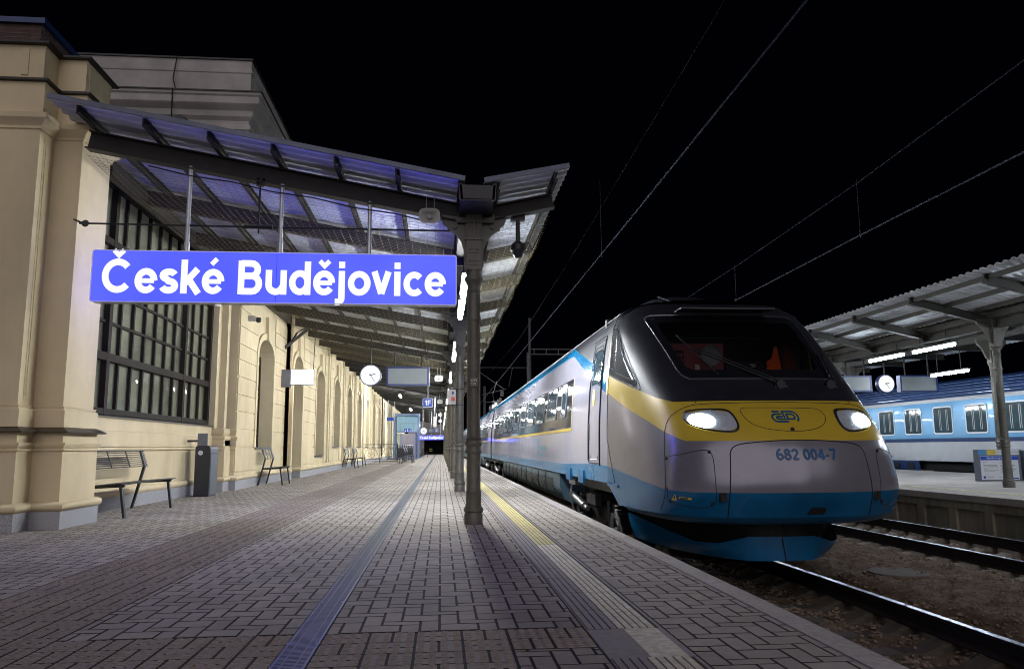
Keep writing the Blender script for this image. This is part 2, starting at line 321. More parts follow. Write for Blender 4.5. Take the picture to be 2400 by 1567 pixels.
def text(mb, s, h, org, ux, vy, nz, wd=None, space=.03, xs=1.0):
    """bold strokes; org = lower left; ux,vy unit vectors; nz = outward normal"""
    wd = (wd or W_); x = 0.0; org = Vector(org); ux = Vector(ux); vy = Vector(vy); nz = Vector(nz); lay = 0
    for ch in s:
        base = {'Č': 'C', 'ě': 'e', 'é': 'e', 'č': 'c', 'í': 'i'}.get(ch, ch); aw, st = GL[base]
        st = list(st); extra = []
        if ch in 'Čěč':
            yy = 1.0 if ch == 'Č' else .77
            extra = [[(a+aw/2, b+yy-.02) for a, b in p] for p in CARON]
        if ch in 'éí': extra = [[(a+aw/2, b+.77) for a, b in p] for p in ACUTE]
        for k, p in enumerate(st+extra):
            ww = wd*(.72 if k >= len(st) else 1)
            if base == 'e' and k == 1: ww = wd*.7
            closed = math.hypot(p[0][0]-p[-1][0], p[0][1]-p[-1][1]) < 1e-6 and len(p) > 4
            L_ = []; n = len(p)
            for i in range(n):
                if closed: a, b = p[(i-1) % (n-1)], p[(i+1) % (n-1)] if i < n-1 else p[1]
                else: a, b = p[max(i-1, 0)], p[min(i+1, n-1)]
                d = (b[0]-a[0], b[1]-a[1]); l = math.hypot(*d) or 1; nx, ny = -d[1]/l, d[0]/l
                m_ = 1.0
                if 0 < i < n-1:
                    e = (p[i+1][0]-p[i][0], p[i+1][1]-p[i][1]); le = math.hypot(*e) or 1
                    cs = abs(e[0]/le*nx+e[1]/le*ny); m_ = min(1/math.sqrt(max(.1, 1-cs*cs)), 2)
                L_.append(((p[i][0]+nx*ww/2*m_, p[i][1]+ny*ww/2*m_), (p[i][0]-nx*ww/2*m_, p[i][1]-ny*ww/2*m_)))
            lay += 1; off = nz*(0.0003*(lay % 5)); T = lambda q: org+ux*((q[0]+x)*h*xs)+vy*(q[1]*h)+off
            for i in range(n-1):
                mb.add([T(L_[i][0]), T(L_[i][1]), T(L_[i+1][1]), T(L_[i+1][0])], [(0, 1, 2, 3)])
        x += aw+space
    return x*h
def textw(s, space=.03):
    return sum(GL[{'Č': 'C', 'ě': 'e', 'é': 'e', 'č': 'c', 'í': 'i'}.get(c, c)][0]+space for c in s)
# ================================================================ GROUND, TRACK BED, PLATFORMS
m = MB(); xs = np.concatenate([np.arange(1.9, 9.6, .11), [9.7]]); ys = np.concatenate([np.arange(1.5, 24, .14), np.arange(24, 130, 3.0)])
def bedz(x, y):
    z = -.80
    if 4.55 < x < 6.9: z = -.80+.19*min(1, (x-4.55)/.35, (6.9-x)/.35)
    z += .018*math.sin(x*7.1+y*3.3)+.014*math.sin(x*13.7-y*9.1)+.02*(RNG.random()-.5)
    return z
m.grid([[(x, y, bedz(x, y)) for x in xs] for y in ys])
struct(m.build('track_bed', 'earth', smooth=70))
m = MB(); m.box(-60, 90, -40, 400, -1.2, -.95); struct(m.build('ground', 'earth'))
# ballast stones: uncountable
V = []; Fq = []
def stones(n, x0, x1, y0, y1, s0, s1):
    for _ in range(n):
        x = random.uniform(x0, x1); y = y0+(y1-y0)*random.random()**1.5; z = bedz(x, y)+.005; s = random.uniform(s0, s1); a = random.random()*6.28
        c, q = math.cos(a), math.sin(a); o = len(V); hh = s*random.uniform(.4, .9)
        P = [(-1, -.8, 0), (1, -.7, 0), (.9, .8, 0), (-.8, .9, 0), (-.6, -.5, 1), (.5, -.6, 1), (.6, .4, .9), (-.5, .5, 1.1)]
        for px, py, pz in P:
            px *= s*random.uniform(.8, 1.2); py *= s*random.uniform(.8, 1.2); V.append((x+px*c-py*q, y+px*q+py*c, z+pz*hh))
        Fq.extend([[o+i for i in f] for f in ((4, 5, 6, 7), (0, 1, 5, 4), (1, 2, 6, 5), (2, 3, 7, 6), (3, 0, 4, 7))])
stones(5200, 1.95, 4.8, 4.5, 12, .012, .030); stones(6500, 6.6, 9.5, 8, 24, .014, .034); stones(12000, 4.5, 7.1, 4.8, 15, .004, .012); stones(900, 4.6, 7.0, 5, 15, .012, .022)
struct(fast_mesh('ballast', V, Fq, 'stone'), 'stuff')
# platform body
m = MB(); m.box(-60, -9.2, -4, 9.3, -.95, -.02); m.box(-9.2, -.717, -4, 130, -.95, -.0045); m.box(-.563, 1.78, -4, 130, -.95, -.0045); m.box(-.7165, -.5635, -4, 130, -.95, -.016)
m.box(1.775, 1.90, -4, 130, -.95, -.09)
struct(m.build('platform', 'joint'))
m = MB(); y = -2.0
while y < 112:
    m.box(1.782, 1.925, y+.004, y+.996, -.13, .004+.002*random.random()); y += 1.0
struct(m.build('platform_edge', 'coping'))
# herringbone pavers, each block its own faces
V = []; Fq = []; cell = .1; jx = .0052; jy = .0046; bv = .0018
def block(x0, x1, y0, y1, zt):
    x0 += jx; x1 -= jx; y0 += jy; y1 -= jy
    if x1-x0 < .02 or y1-y0 < .02: return
    o = len(V); q0 = zt+random.uniform(-.0007, .0004); gx_, gy_ = random.uniform(-.0004, .0004), random.uniform(-.0004, .0004); a, b, c, d = q0-gx_-gy_, q0+gx_-gy_, q0+gx_+gy_, q0-gx_+gy_
    V.extend([(x0, y0, -.006), (x1, y0, -.006), (x1, y1, -.006), (x0, y1, -.006), (x0+bv, y0+bv, a), (x1-bv, y0+bv, b), (x1-bv, y1-bv, c), (x0+bv, y1-bv, d)])
    Fq.extend([(o+4, o+5, o+6, o+7), (o, o+1, o+5, o+4), (o+1, o+2, o+6, o+5), (o+2, o+3, o+7, o+6), (o+3, o, o+4, o+7)])
def YG(oy, j): return oy+j*.115+(.030 if j % 2 else 0)
def herring(X0, X1, Y0, Y1, ox=0, oy=0):
    for i in range(math.floor((X0-ox)/cell)-1, math.ceil((X1-ox)/cell)+1):
        for j in range(math.floor((Y0-oy)/.115)-2, math.ceil((Y1-oy)/.115)+1):
            k = (i-j) % 4; x = ox+i*cell; y = YG(oy, j)
            if k == 0: r = (x, x+2*cell, y, YG(oy, j+1))
            elif k == 3: r = (x, x+cell, y, YG(oy, j+2))
            else: continue
            a, b, c, d = max(r[0], X0), min(r[1], X1), max(r[2], Y0), min(r[3], Y1)
            if b > a and d > c: block(a, b, c, d, 0)
DX0, DX1 = -.715, -.565
herring(-1.85, DX0, 4.12, 108); herring(DX1, .735, 4.12, 108); herring(1.135, 1.782, 2.6, 108, 1.135)
herring(-5.3, -2.7, 4.12, 62, -5.3); herring(-9.2, -5.3, 5.5, 9.5, -9.2)
struct(fast_mesh('platform_paving', V, Fq, 'paver', 'joint'))
# tactile field: paired blocks with raised dashes
V = []; Fq = []
def basket(X0, X1, Y0, Y1):
    nx = round((X1-X0)/.2); ny = round((Y1-Y0)/.2)
    for i in range(nx):
        for j in range(ny):
            x = X0+i*(X1-X0)/nx; y = Y1-(j+1)*.2; x2 = x+(X1-X0)/nx
            if (i+j) % 2: block(x, (x+x2)/2, y, y+.2, .0); block((x+x2)/2, x2, y, y+.2, .0)
            else: block(x, x2, y, y+.1, .0); block(x, x2, y+.1, y+.2, .0)
            if y > 46: continue
            for a in range(4):
                for b in range(5):
                    cx = x+(a+.5)*(x2-x)/4; cy = y+.02+b*.04; o = len(V); l, w_, hh = .017, .0075, .0042
                    V.extend([(cx-l, cy-w_, -.001), (cx+l, cy-w_, -.001), (cx+l, cy+w_, -.001), (cx-l, cy+w_, -.001), (cx-l+.005, cy-w_+.003, hh), (cx+l-.005, cy-w_+.003, hh), (cx+l-.005, cy+w_-.003, hh), (cx-l+.005, cy+w_-.003, hh)])
                    Fq.extend([(o+4, o+5, o+6, o+7), (o, o+1, o+5, o+4), (o+1, o+2, o+6, o+5), (o+2, o+3, o+7, o+6), (o+3, o, o+4, o+7)])
basket(-2.7, -1.85, 2.6, 62); basket(-1.85, DX0, 2.52, 4.12); basket(DX1, .335, 2.52, 4.12); basket(.335, .735, 3.72, 4.12)
struct(fast_mesh('tactile_paving', V, Fq, 'tactile', 'joint'))
V = []; Fq = []; herring(.335, .735, 2.6, 3.72); herring(-5.3, -2.7, 2.6, 4.12, -5.3); herring(-9.2, -5.3, 2.6, 5.5, -9.2)
struct(fast_mesh('platform_paving', V, Fq, 'paver', 'joint'))
# guide strip with grooves, yellow / white stripe painted on it
m = MB()
ys = [2.6, 3.07, 3.51, 4.06, 4.50, 5.05, 5.60, 6.05, 6.7, 7.5, 8.0, 9.04, 10.0, 11.0]
y = 12.0
while y < 108: ys.append(y); y += 1.0
for k in range(len(ys)-1):
    a, b = ys[k]+.004, ys[k+1]-.004
    m.use('guide').box(.740, 1.130, a, b, -.012, .001)
    flat = abs(ys[k]-3.51) < .01
    z1 = .0016 if flat else .0060
    if not flat: m.use('joint').box(.746, 1.112, a+.0005, b-.0005, .0012, .0022)
    if flat:
        m.use('whitestripe').box(.925, 1.095, a+.002, b-.002, .0012, .0042)
    else:
        st = 'whitestripe' if ys[k] < 7.4 else 'yellowstripe'
        n = 6; p = .039
        for i in range(9):
            x = .748+i*p
            if 4 < i+1 <= 8 or i == 8: m.use(st)
            else: m.use('guide')
            if y > 0: m.box(x, x+.030, a+.001, b-.001, .001, z1)
m_ = m.build('tactile_strip'); struct(m_)
# drain channel with grating
t = thing('drain_channel', (-.64, 6, 0), 'long slotted metal drain grating running along the platform paving', 'drain')
m = MB().use('dark'); m.box(DX0+.002, DX1-.002, 2.6, 108, -.0155, -.010); m.build('channel', None, t)
m = MB(); m.box(DX0, DX0+.012, 2.6, 108, -.012, .003); m.box(DX1-.012, DX1, 2.6, 108, -.012, .003)
for x in (-.672, -.612): m.box(x-.004, x+.004, 2.6, 40, -.012, .0015)
y = 2.6
while y < 22: m.box(DX0+.012, DX1-.012, y, y+.011, -.011, .0018); y += .022
while y < 45: m.box(DX0+.012, DX1-.012, y, y+.02, -.011, .0018); y += .05
y = 2.9
while y < 45: m.box(DX0-.002, DX0+.02, y, y+.06, -.01, .0045); m.box(DX1-.02, DX1+.002, y, y+.06, -.01, .0045); y += 1.0
m.build('grating', 'drainmetal', t)
# opposite platform
m = MB(); m.use('concrete'); m.box(9.66, 17.0, 1, 110, -.95, -.12)
m.use('coping').box(9.55, 17.05, 1, 110, -.118, 0)
m.use('concrete'); m.box(9.60, 9.655, 1, 110, -.27, -.12); y = 2.35
while y < 60: m.box(9.60, 9.655, y, y+.21, -.95, -.271); y += .98
struct(m.build('opposite_platform'))
m = MB(); m.box(10.38, 10.50, 1, 110, .0, .004); struct(m.build('platform_marking', 'yellowstripe'))
# rails and sleepers
def track(xc, y0, y1, ys0, ys1, name, label, sm='sleeper'):
    t = thing(name, (xc, 10, -.55), label, 'railway track')
    prof = [(-.036, 0), (.036, 0), (.036, -.028), (.012, -.042), (.010, -.12), (.07, -.145), (.07, -.155), (-.07, -.155), (-.07, -.145), (-.010, -.12), (-.012, -.042), (-.036, -.028)]
    for s in (-1, 1):
        m = MB().use('rail'); m.prism([(xc+s*.7525+a, -.552+b) for a, b in prof], 'y', y0, y1); m.use('railtop').box(xc+s*.7525-.032, xc+s*.7525+.032, y0, y1, -.5515, -.5495)
        m.build('rail', None, t)
    y = ys0; first = None
    while y < ys1:
        if first is None:
            m = MB(); hw = .13
            for sg in (-1, 1):
                P = [(xc, -.90, -.78), (xc+sg*.45, -.90, -.78), (xc+sg*.62, -.90, -.715), (xc+sg*1.0, -.90, -.700), (xc+sg*1.25, -.90, -.74)]
                for a, b in zip(P[:-1], P[1:]):
                    x0, x1 = a[0], b[0]
                    m.add([(x0, y-hw, -.95), (x1, y-hw, -.95), (x1, y+hw, -.95), (x0, y+hw, -.95), (x0, y-hw*.8, a[2]), (x1, y-hw*.8, b[2]), (x1, y+hw*.8, b[2]), (x0, y+hw*.8, a[2])],
                          [(4, 5, 6, 7), (0, 1, 5, 4), (2, 3, 7, 6), (1, 2, 6, 5)])
            first = m.build('sleeper', sm, t); y00 = y
        else: dup_part(first, (0, y-y00, 0))
        y += .6
track(3.535, 1.5, 110, 2.3, 12, 'railway_track', 'railway track with one polished rail in front of and beneath the silver train', 'sleeper_dark')
track(8.09, 1.5, 110, 5.6, 30, 'railway_track', 'empty railway track with concrete sleepers beside the opposite platform wall')
track(18.9, 5, 110, 6, 7, 'railway_track', 'railway track beneath the blue and white coaches beyond the opposite platform')
t = thing('manhole_cover', (5.48, 9.2, -.6), 'round flat manhole cover lying in the dirt between the two tracks', 'manhole cover')
m = MB(); m.lathe([(-.12, .33), (0, .35), (.010, .35), (.016, .335)], 5.48, 9.2, -.6, 28); m.build('lid', 'cover', t)
m = MB(); m.lathe([(-.2, .40), (-.005, .40), (-.004, .30)], 5.48, 9.2, -.6, 28); m.build('ring', 'earth', t)
# ================================================================ STATION BUILDING
B = thing('station_building', (-5, 20, 0), 'long cream plastered station building with arched windows and grey granite plinth', 'building')
def profile_run(m, pts, prof):
    """prof [(outset,z)...] swept along a plan polyline pts (outward = right-hand side of travel)"""
    n = len(pts); rows = []
    for k in range(n):
        p = Vector((pts[k][0], pts[k][1])); dirs = []
        if k > 0: dirs.append((p-Vector(pts[k-1][:2])).normalized())
        if k < n-1: dirs.append((Vector(pts[k+1][:2])-p).normalized())
        ns = [Vector((d.y, -d.x)) for d in dirs]
        if len(ns) == 2: nn = (ns[0]+ns[1]); nn = nn/max(.3, nn.dot(ns[0]))
        else: nn = ns[0]
        rows.append([(p.x+nn.x*o, p.y+nn.y*o, z) for o, z in prof])
    m.grid(rows)
# --- near block: plan walks from far left, around the steps, to the window wing
CB = [(-9.5, 9.45), (-4.84, 9.45), (-4.84, 9.80), (-4.50, 9.80), (-4.50, 10.62), (-5.05, 10.62)]
m = MB(); profile_run(m, CB, [(0, 1.43), (0, 4.74)]); profile_run(m, CB, [(.08, .30), (.06, .32), (.06, .90)]); profile_run(m, CB, [(.05, 1.0), (.05, 1.12)])
profile_run(m, CB, [(0, 4.93), (0.02, 4.95), (.02, 5.34)]); profile_run(m, CB, [(-.04, 5.41), (-.04, 5.84)])
# narrow sunk strips in the pilaster faces and recessed attic panels
m.build('wall', 'plaster', B, fixn=False)
m = MB(); profile_run(m, CB, [(.06, .90), (.085, .905), (.085, .925), (.065, .93), (.085, .955), (.10, .985), (.10, 1.0), (.05, 1.0)])
profile_run(m, CB, [(.05, 1.18), (.045, 1.20), (.045, 1.38), (.02, 1.40), (.03, 1.425), (0, 1.43)])
profile_run(m, CB, [(0, 4.74), (.02, 4.75), (.02, 4.78), (.05, 4.82), (.10, 4.86), (.11, 4.92), (0, 4.93)])
m.build('moulding', 'plaster', B, smooth=True, fixn=False)
m = MB(); profile_run(m, CB, [(.09, .205), (.125, .225), (.135, .26), (.125, .295), (.08, .315)]); m.build('torus_moulding', 'plaster', B, smooth=60, fixn=False)
m = MB(); profile_run(m, CB, [(.10, 0), (.10, .205), (.08, .206)]); m.build('plinth', 'granite', B, fixn=False)
m = MB(); profile_run(m, CB, [(.05, 1.12), (.13, 1.112), (.135, 1.128), (.05, 1.175), (.045, 1.18)]); m.build('ledge', 'ledge', B, fixn=False)
m = MB(); profile_run(m, CB, [(0.02, 5.34), (.07, 5.345), (.07, 5.37), (-.05, 5.43)]); profile_run(m, CB, [(-.05, 5.84), (.03, 5.845), (.03, 5.87), (-.3, 5.92), (-1.0, 5.92)]); m.build('parapet_cap', 'cap', B, fixn=False)
m = MB()
m.box(-5.14, -5.06, 9.478, 9.487, 5.45, 5.80); m.box(-4.545, -4.535, 9.93, 9.98, 5.45, 5.80)
m.box(-4.841, -4.833, 9.60, 9.635, 1.55, 4.60); m.box(-4.838, -4.834, 9.55, 9.57, 1.50, 4.65)
m.build('sunk_strip', 'plaster', B)
m = MB(); m.box(-9.5, -5.1, 9.5, 17.9, 5.0, 5.10); m.box(-9.5, -5.1, 9.55, 10.5, 5.0, 5.85); m.build('roof', 'cap', B)
# brick chimney on the wing roof
ch = MB().use('brick'); ch.box(-8.4, -5.85, 11.1, 12.4, 5.1, 6.45); ch.box(-8.5, -5.75, 11.02, 12.48, 6.45, 6.95)
ch.use('brickjoint')
for k in range(16):
    z = 5.9+k*.065
    o = .003 if z < 6.45 else .103
    ch.box(-8.4-o, -5.85+o, 11.1-o*.81, 12.4+o*.81, z, z+.008)
chm = ch.build('chimney', None, B)
m = MB(); m.box(-8.55, -5.68, 10.96, 12.54, 6.95, 7.03); m.build('chimney_cap', 'navy', chm)
# --- wing with the big glazing (y 10.6 .. 17.6)
m = MB(); m.box(-5.3, -4.97, 10.62, 17.62, .26, 1.40); m.box(-5.3, -5.0, 10.62, 17.62, 5.0, 5.4); m.box(-5.3, -5.0, 10.62, 11.0, 1.4, 5.0); m.build('wall', 'plaster', B)
m = MB(); W1 = [(-4.97, 10.6), (-4.97, 17.7)]
profile_run(m, W1, [(0, 1.20), (.025, 1.19), (.025, .99), (.05, .985), (.05, .955), (.03, .945), (.05, .92), (.04, .90), (0, .895)]); m.build('moulding', 'plaster', B, fixn=False)
m = MB(); profile_run(m, W1, [(.02, .205), (.055, .225), (.065, .26), (.055, .295), (0, .315)]); m.build('torus_moulding', 'plaster', B, smooth=60, fixn=False)
m = MB(); m.box(-5.2, -4.94, 10.6, 17.7, 0, .205); m.build('plinth', 'granite', B)
m = MB(); m.add([(-5.1, 10.7, 1.44), (-4.93, 10.7, 1.405), (-4.93, 17.75, 1.405), (-5.1, 17.75, 1.44), (-5.1, 10.7, 1.42), (-4.93, 10.7, 1.39), (-4.93, 17.75, 1.39), (-5.1, 17.75, 1.42)], [(0, 1, 2, 3), (4, 7, 6, 5), (1, 5, 6, 2), (0, 4, 5, 1), (2, 6, 7, 3)])
m.build('window_sill', 'ledge', B)
fr = MB(); F_ = lambda a, b, c, d, t=.06: fr.box(-5.13, -5.13+t, a, b, c, d)
for y in (10.95, 12.30, 15.88, 17.56): F_(y-.055, y+.055, 1.44, 5.0, .09)
for z0, z1 in ((1.44, 1.53), (2.25, 2.37), (4.02, 4.12), (4.93, 5.02)): F_(10.95, 17.6, z0, z1, .085)
g = fr.build('window_frame', 'winframe', B)
fr = MB(); F_ = lambda a, b, c, d, t=.05: fr.box(-5.135, -5.135+t, a, b, c, d)
for a, b, n in ((10.95, 12.30, 3), (12.30, 15.88, 7), (15.88, 17.56, 3)):
    for k in range(1, n): y = a+(b-a)*k/n; F_(y-.028, y+.028, 1.5, 4.95)
for z in (2.85, 3.32): F_(10.95, 17.56, z-.022, z+.022, .045)
fr.build('glazing_bars', 'winframe', g)
m = MB(); m.quad((-5.12, 10.9, 1.45), (-5.12, 17.6, 1.45), (-5.12, 17.6, 5.0), (-5.12, 10.9, 5.0)); m.build('pane', 'glass', g)
m = MB(); m.box(-5.2, -5.15, 10.9, 17.6, 1.4, 5.0); m.build('interior_blind', 'blind_glow', g)
# jamb and pilaster ending the wing
m = MB(); m.box(-5.3, -4.92, 17.62, 17.86, 1.36, 5.2); m.box(-5.3, -4.78, 17.86, 18.05, 1.36, 5.2)
m.box(-5.3, -4.70, 17.70, 18.20, .30, 1.20); m.build('wall', 'plaster', B)
PB = [(-5.0, 17.66), (-4.74, 17.66), (-4.74, 18.16), (-4.60, 18.16), (-4.60, 18.2)]
m = MB(); profile_run(m, PB, [(0, 1.20), (.06, 1.17), (.06, 1.13), (.04, 1.10), (.04, .98), (.02, .95), (.02, .90), (0, .88)]); profile_run(m, PB, [(0, 1.36), (.03, 1.33), (.03, 1.25), (0, 1.2)]); m.build('moulding', 'plaster', B, fixn=False)
m = MB(); profile_run(m, PB, [(.05, .205), (.085, .225), (.095, .26), (.085, .295), (.04, .315)]); m.build('torus_moulding', 'plaster', B, smooth=60, fixn=False)
m = MB(); profile_run(m, PB, [(.06, 0), (.06, .205), (0, .206)]); m.build('plinth', 'granite', B, fixn=False)
# --- facade with arches
def facade(X, y0, y1, z1, ops, z0=.2, zt=None):
    """ops: (yc, half, sill, spring, rise)"""
    m = MB(); y = y0
    for yc, hf, sill, sp, rise in ops:
        m.box(X-.5, X, y, yc-hf, z0, z1)
        if sill > z0: m.box(X-.5, X, yc-hf, yc+hf, z0, sill)
        A = [(yc+hf*math.cos(math.pi*(1-i/14)), sp+rise*math.sin(math.pi*i/14)) for i in range(15)]
        for i in range(14):
            (a, za), (b, zb) = A[i], A[i+1]
            m.add([(X, a, za), (X, b, zb), (X, b, z1), (X, a, z1), (X-.5, a, za), (X-.5, b, zb)], [(0, 1, 2, 3), (0, 4, 5, 1)])
        y = yc+hf
    m.box(X-.5, X, y, y1, z0, z1)
    wall = m.build('wall', 'plaster', B)
    # joints of the rusticated courses: narrow dark grooves modelled as recessed strips between proud blocks
    m = MB(); zs = [.40, .95, 1.36, 1.76, 2.14, 2.55, 2.94, 3.30, 3.72, 4.12, 4.5]
    y = y0; segs = []
    for yc, hf, *_ in ops: segs.append((y, yc-hf-.03)); y = yc+hf+.14
    segs.append((y, y1))
    for a, b in segs:
        if b-a < .25: continue
        m = MB()
        for k in range(len(zs)-1):
            e = .012
            if zs[k] >= 3.25 and b-a > .6: e2 = .0
            else: e2 = 0
            m.box(X-.001, X+.028, a+.02, b-.02, zs[k]+e, zs[k+1]-e)
        m.build('rusticated_pier', 'plaster', wall)
    for yc, hf, sill, sp, rise in ops:
        m = MB()   # archivolt ring and hood
        for i in range(14):
            t0, t1 = math.pi*i/14, math.pi*(i+1)/14; P = []
            for t in (t0, t1):
                for rr in (0, .17): P.append((yc-(hf+rr)*math.cos(t), sp+(rise+rr)*math.sin(t)))
            (a, b, c, d) = P
            vs = [(X, *a), (X, *b), (X, *d), (X, *c)]; v2 = [(X+.05, q[1], q[2]) for q in vs]
            m.add(vs+v2, [(4, 5, 6, 7), (0, 4, 7, 3), (1, 2, 6, 5)])
        for s in (-1, 1): m.box(X-.001, X+.05, *sorted((yc+s*(hf+.17), yc+s*hf)), max(sill, .3), sp)
        m.prism([(yc-.10, sp+rise-.02), (yc+.10, sp+rise-.02), (yc+.16, sp+rise+.60), (yc-.16, sp+rise+.60)], 'x', X, X+.09)
        m.build('archivolt', 'plaster', wall)
        door = sill < .3
        f = MB(); xw = X-.34
        for s in (-1, 0, 1): f.box(xw-.04, xw+.03, yc+s*(hf-.05)-.05, yc+s*(hf-.05)+.05, sill, sp+rise*(.98 if s == 0 else .25))
        for zz in (sill+.05, 2.30, 2.42, 3.2): f.box(xw-.04, xw+.035, yc-hf, yc+hf, zz-.04, zz+.04)
        if not door: f.box(xw-.03, xw+.02, yc-hf, yc+hf, 1.3, 1.34)
        g = f.build('door' if door else 'window', 'winframe', B)
        m = MB(); A = [(yc+hf*math.cos(math.pi*i/14), sp+rise*math.sin(math.pi*i/14)) for i in range(15)]
        m.prism([(yc-hf, sill), (yc+hf, sill)]+A, 'x', xw-.06, xw-.03); m.build('pane', 'glass', g)
        if not door:
            m = MB(); m.box(X-.40, X+.05, yc-hf-.02, yc+hf+.02, sill-.05, sill); m.build('sill', 'ledge', g)
        else:
            m = MB(); m.box(X-.42, X-.2, yc-hf+.02, yc-hf+.2, .0, 2.2); m.box(X-.44, X-.16, yc-hf-.0, yc-hf+.26, 2.2, 2.45); m.build('door_case', 'winframe', g)
    m = MB(); y = y0; plan = []
    for yc, hf, sill, *_ in ops:
        if sill < .3: plan.append((y, yc-hf)); y = yc+hf
    plan.append((y, y1))
    for a, b in plan:
        P = [(X-.3, a), (X, a), (X, b), (X-.3, b)]
        q = MB(); profile_run(q, P, [(.02, .205), (.05, .225), (.06, .26), (.05, .295), (0.028, .315), (.028, .38), (0, .39)]); q.build('torus_moulding', 'plaster', wall, smooth=60, fixn=False)
        q = MB(); profile_run(q, P, [(.045, 0), (.045, .205), (0, .206)]); q.build('plinth', 'granite', wall, fixn=False)
    return wall
facade(-4.62, 18.18, 23.62, 5.2, [(20.96, .91, .95, 3.28, .46)])
m = MB(); m.box(-5.1, -4.48, 23.62, 23.64, 0, 5.2); m.build('wall', 'plaster', B)
ops = [(24.55, .78, .0, 3.25, .48), (29.1, .98, .66, 3.2, .52), (33.7, .95, .98, 3.25, .55), (38.3, .95, .98, 3.25, .55)]
y = 42.95
while y < 66: ops.append((y, .95, .98, 3.25, .55)); y += 4.62
facade(-4.42, 23.62, 70, 5.2, ops)
for y in (31.2, 35.95, 40.6, 45.2, 49.9):
    for d in (-.36, .12): m = MB(); m.box(-4.42, -4.34, y+d, y+d+.26, .39, 5.0); m.build('pilaster', 'plaster', B)
# tall main storey above the canopy with deep cornice
MB_ = [(-9.6, 18.0), (-4.58, 18.0), (-4.58, 95)]
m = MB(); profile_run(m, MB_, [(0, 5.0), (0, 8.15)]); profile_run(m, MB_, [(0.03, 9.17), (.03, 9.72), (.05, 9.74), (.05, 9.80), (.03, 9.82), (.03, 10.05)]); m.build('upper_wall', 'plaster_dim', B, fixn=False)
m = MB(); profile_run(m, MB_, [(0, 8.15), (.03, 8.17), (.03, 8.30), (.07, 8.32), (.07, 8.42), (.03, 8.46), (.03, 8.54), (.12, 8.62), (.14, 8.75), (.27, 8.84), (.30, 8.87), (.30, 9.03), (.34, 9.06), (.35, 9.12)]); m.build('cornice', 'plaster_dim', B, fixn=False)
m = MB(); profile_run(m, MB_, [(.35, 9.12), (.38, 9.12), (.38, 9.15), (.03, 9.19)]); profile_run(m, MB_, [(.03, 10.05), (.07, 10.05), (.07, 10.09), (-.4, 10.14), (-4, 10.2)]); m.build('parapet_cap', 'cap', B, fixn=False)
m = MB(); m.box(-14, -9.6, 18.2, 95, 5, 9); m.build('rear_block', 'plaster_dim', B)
m = MB(); m.box(-4.56, -4.30, 70, 95, 0, 5.2); m.build('far_wall', 'plaster', B)
m = MB(); pts = [(-6.25, 17.9, 10.05), (-6.3, 17.86, 9.5), (-6.22, 17.84, 9.22), (-6.2, 17.58, 9.12), (-6.28, 17.85, 8.5), (-6.2, 17.88, 8.2)]; m.tube(pts, .014, 6); m.build('cable', 'black', B)
m = MB(); m.box(-6.25, -5.75, 17.45, 17.97, 7.95, 8.22); m.lathe([(0, .12), (.30, .14), (.34, .05)], -5.95, 17.45, 8.32, 14, 'y'); m.build('floodlight', 'black', B)
m = MB(); m.tube([(-4.36, 59, .3), (-4.36, 59, 5)], .06, 8); m.build('downpipe', 'brick', B)
# far end of the platform
t = thing('passage_building', (-1, 112, 0), 'dark open passage at the far end of the platform under the distant blue sign', 'building')
m = MB(); m.box(-4.5, -2.3, 109, 116, 0, 5); m.box(.6, 1.7, 109, 116, 0, 5); m.box(-2.3, .6, 109, 116, 2.0, 5); m.build('wall', 'plaster_dim', t)
m = MB(); m.box(-2.4, .7, 113, 113.2, 0, 2.1); m.build('doorway', 'tunnel', t)
m = MB()
for k in range(2): m.add([(-1.55, 108.9, .45+k*.25), (-1.15, 108.9, .35+k*.25), (-1.15, 108.9, .47+k*.25), (-1.55, 108.9, .57+k*.25)], [(0, 1, 2, 3)])
m.build('hazard_mark', 'yellow', t)
# ================================================================ CANOPY OVER THE STATION PLATFORM
CX = .40; P0 = 9.66; PITCH = 7.1; YE = 104
CN = thing('platform_canopy', (CX, P0, 0), 'long corrugated metal platform canopy with cast iron columns in front of the station building', 'canopy')
zl = lambda x: 4.075+(.27-x)*.182          # underside of the left wing
zr = lambda x: 4.06+(x-.50)*.205
def sheet(x0, x1, zf, y0, y1, pitch=.2, dep=.035):
    V = []; Fq = []; ys = []
    y = y0
    while y < y1:
        ys += [(y, 0), (y+.06, 0), (y+.10, dep), (y+.16, dep)]; y += pitch
    n = len(ys); nx = 2
    for i in range(nx+1):
        x = x0+(x1-x0)*i/nx
        for yy, h_ in ys: V.append((x, yy, zf(x)+h_))
    for i in range(nx):
        for j in range(n-1): Fq.append((i*n+j, i*n+j+1, (i+1)*n+j+1, (i+1)*n+j))
    k = len(V)  # a thin second skin gives the sheet its thickness
    V += [(a, b, c+.004) for a, b, c in V]; Fq += [tuple(q+k for q in f)[::-1] for f in Fq]
    for i in (0, nx):
        for j in range(n-1): Fq.append((i*n+j, i*n+j+1, k+i*n+j+1, k+i*n+j))
    return V, Fq
def parent_to(o, par):
    o.parent = par; o.location = -ORG[par.name]; ORG[o.name] = ORG[par.name]
for a, b, zf, ya_ in ((-4.60, .27, zl, 9.03), (-4.95, -4.60, zl, 10.83), (.50, 1.54, zr, 9.03)):
    V, Fq = sheet(a, b, zf, ya_, YE); parent_to(fast_mesh('roof_sheet', V, Fq, 'sheet'), CN)
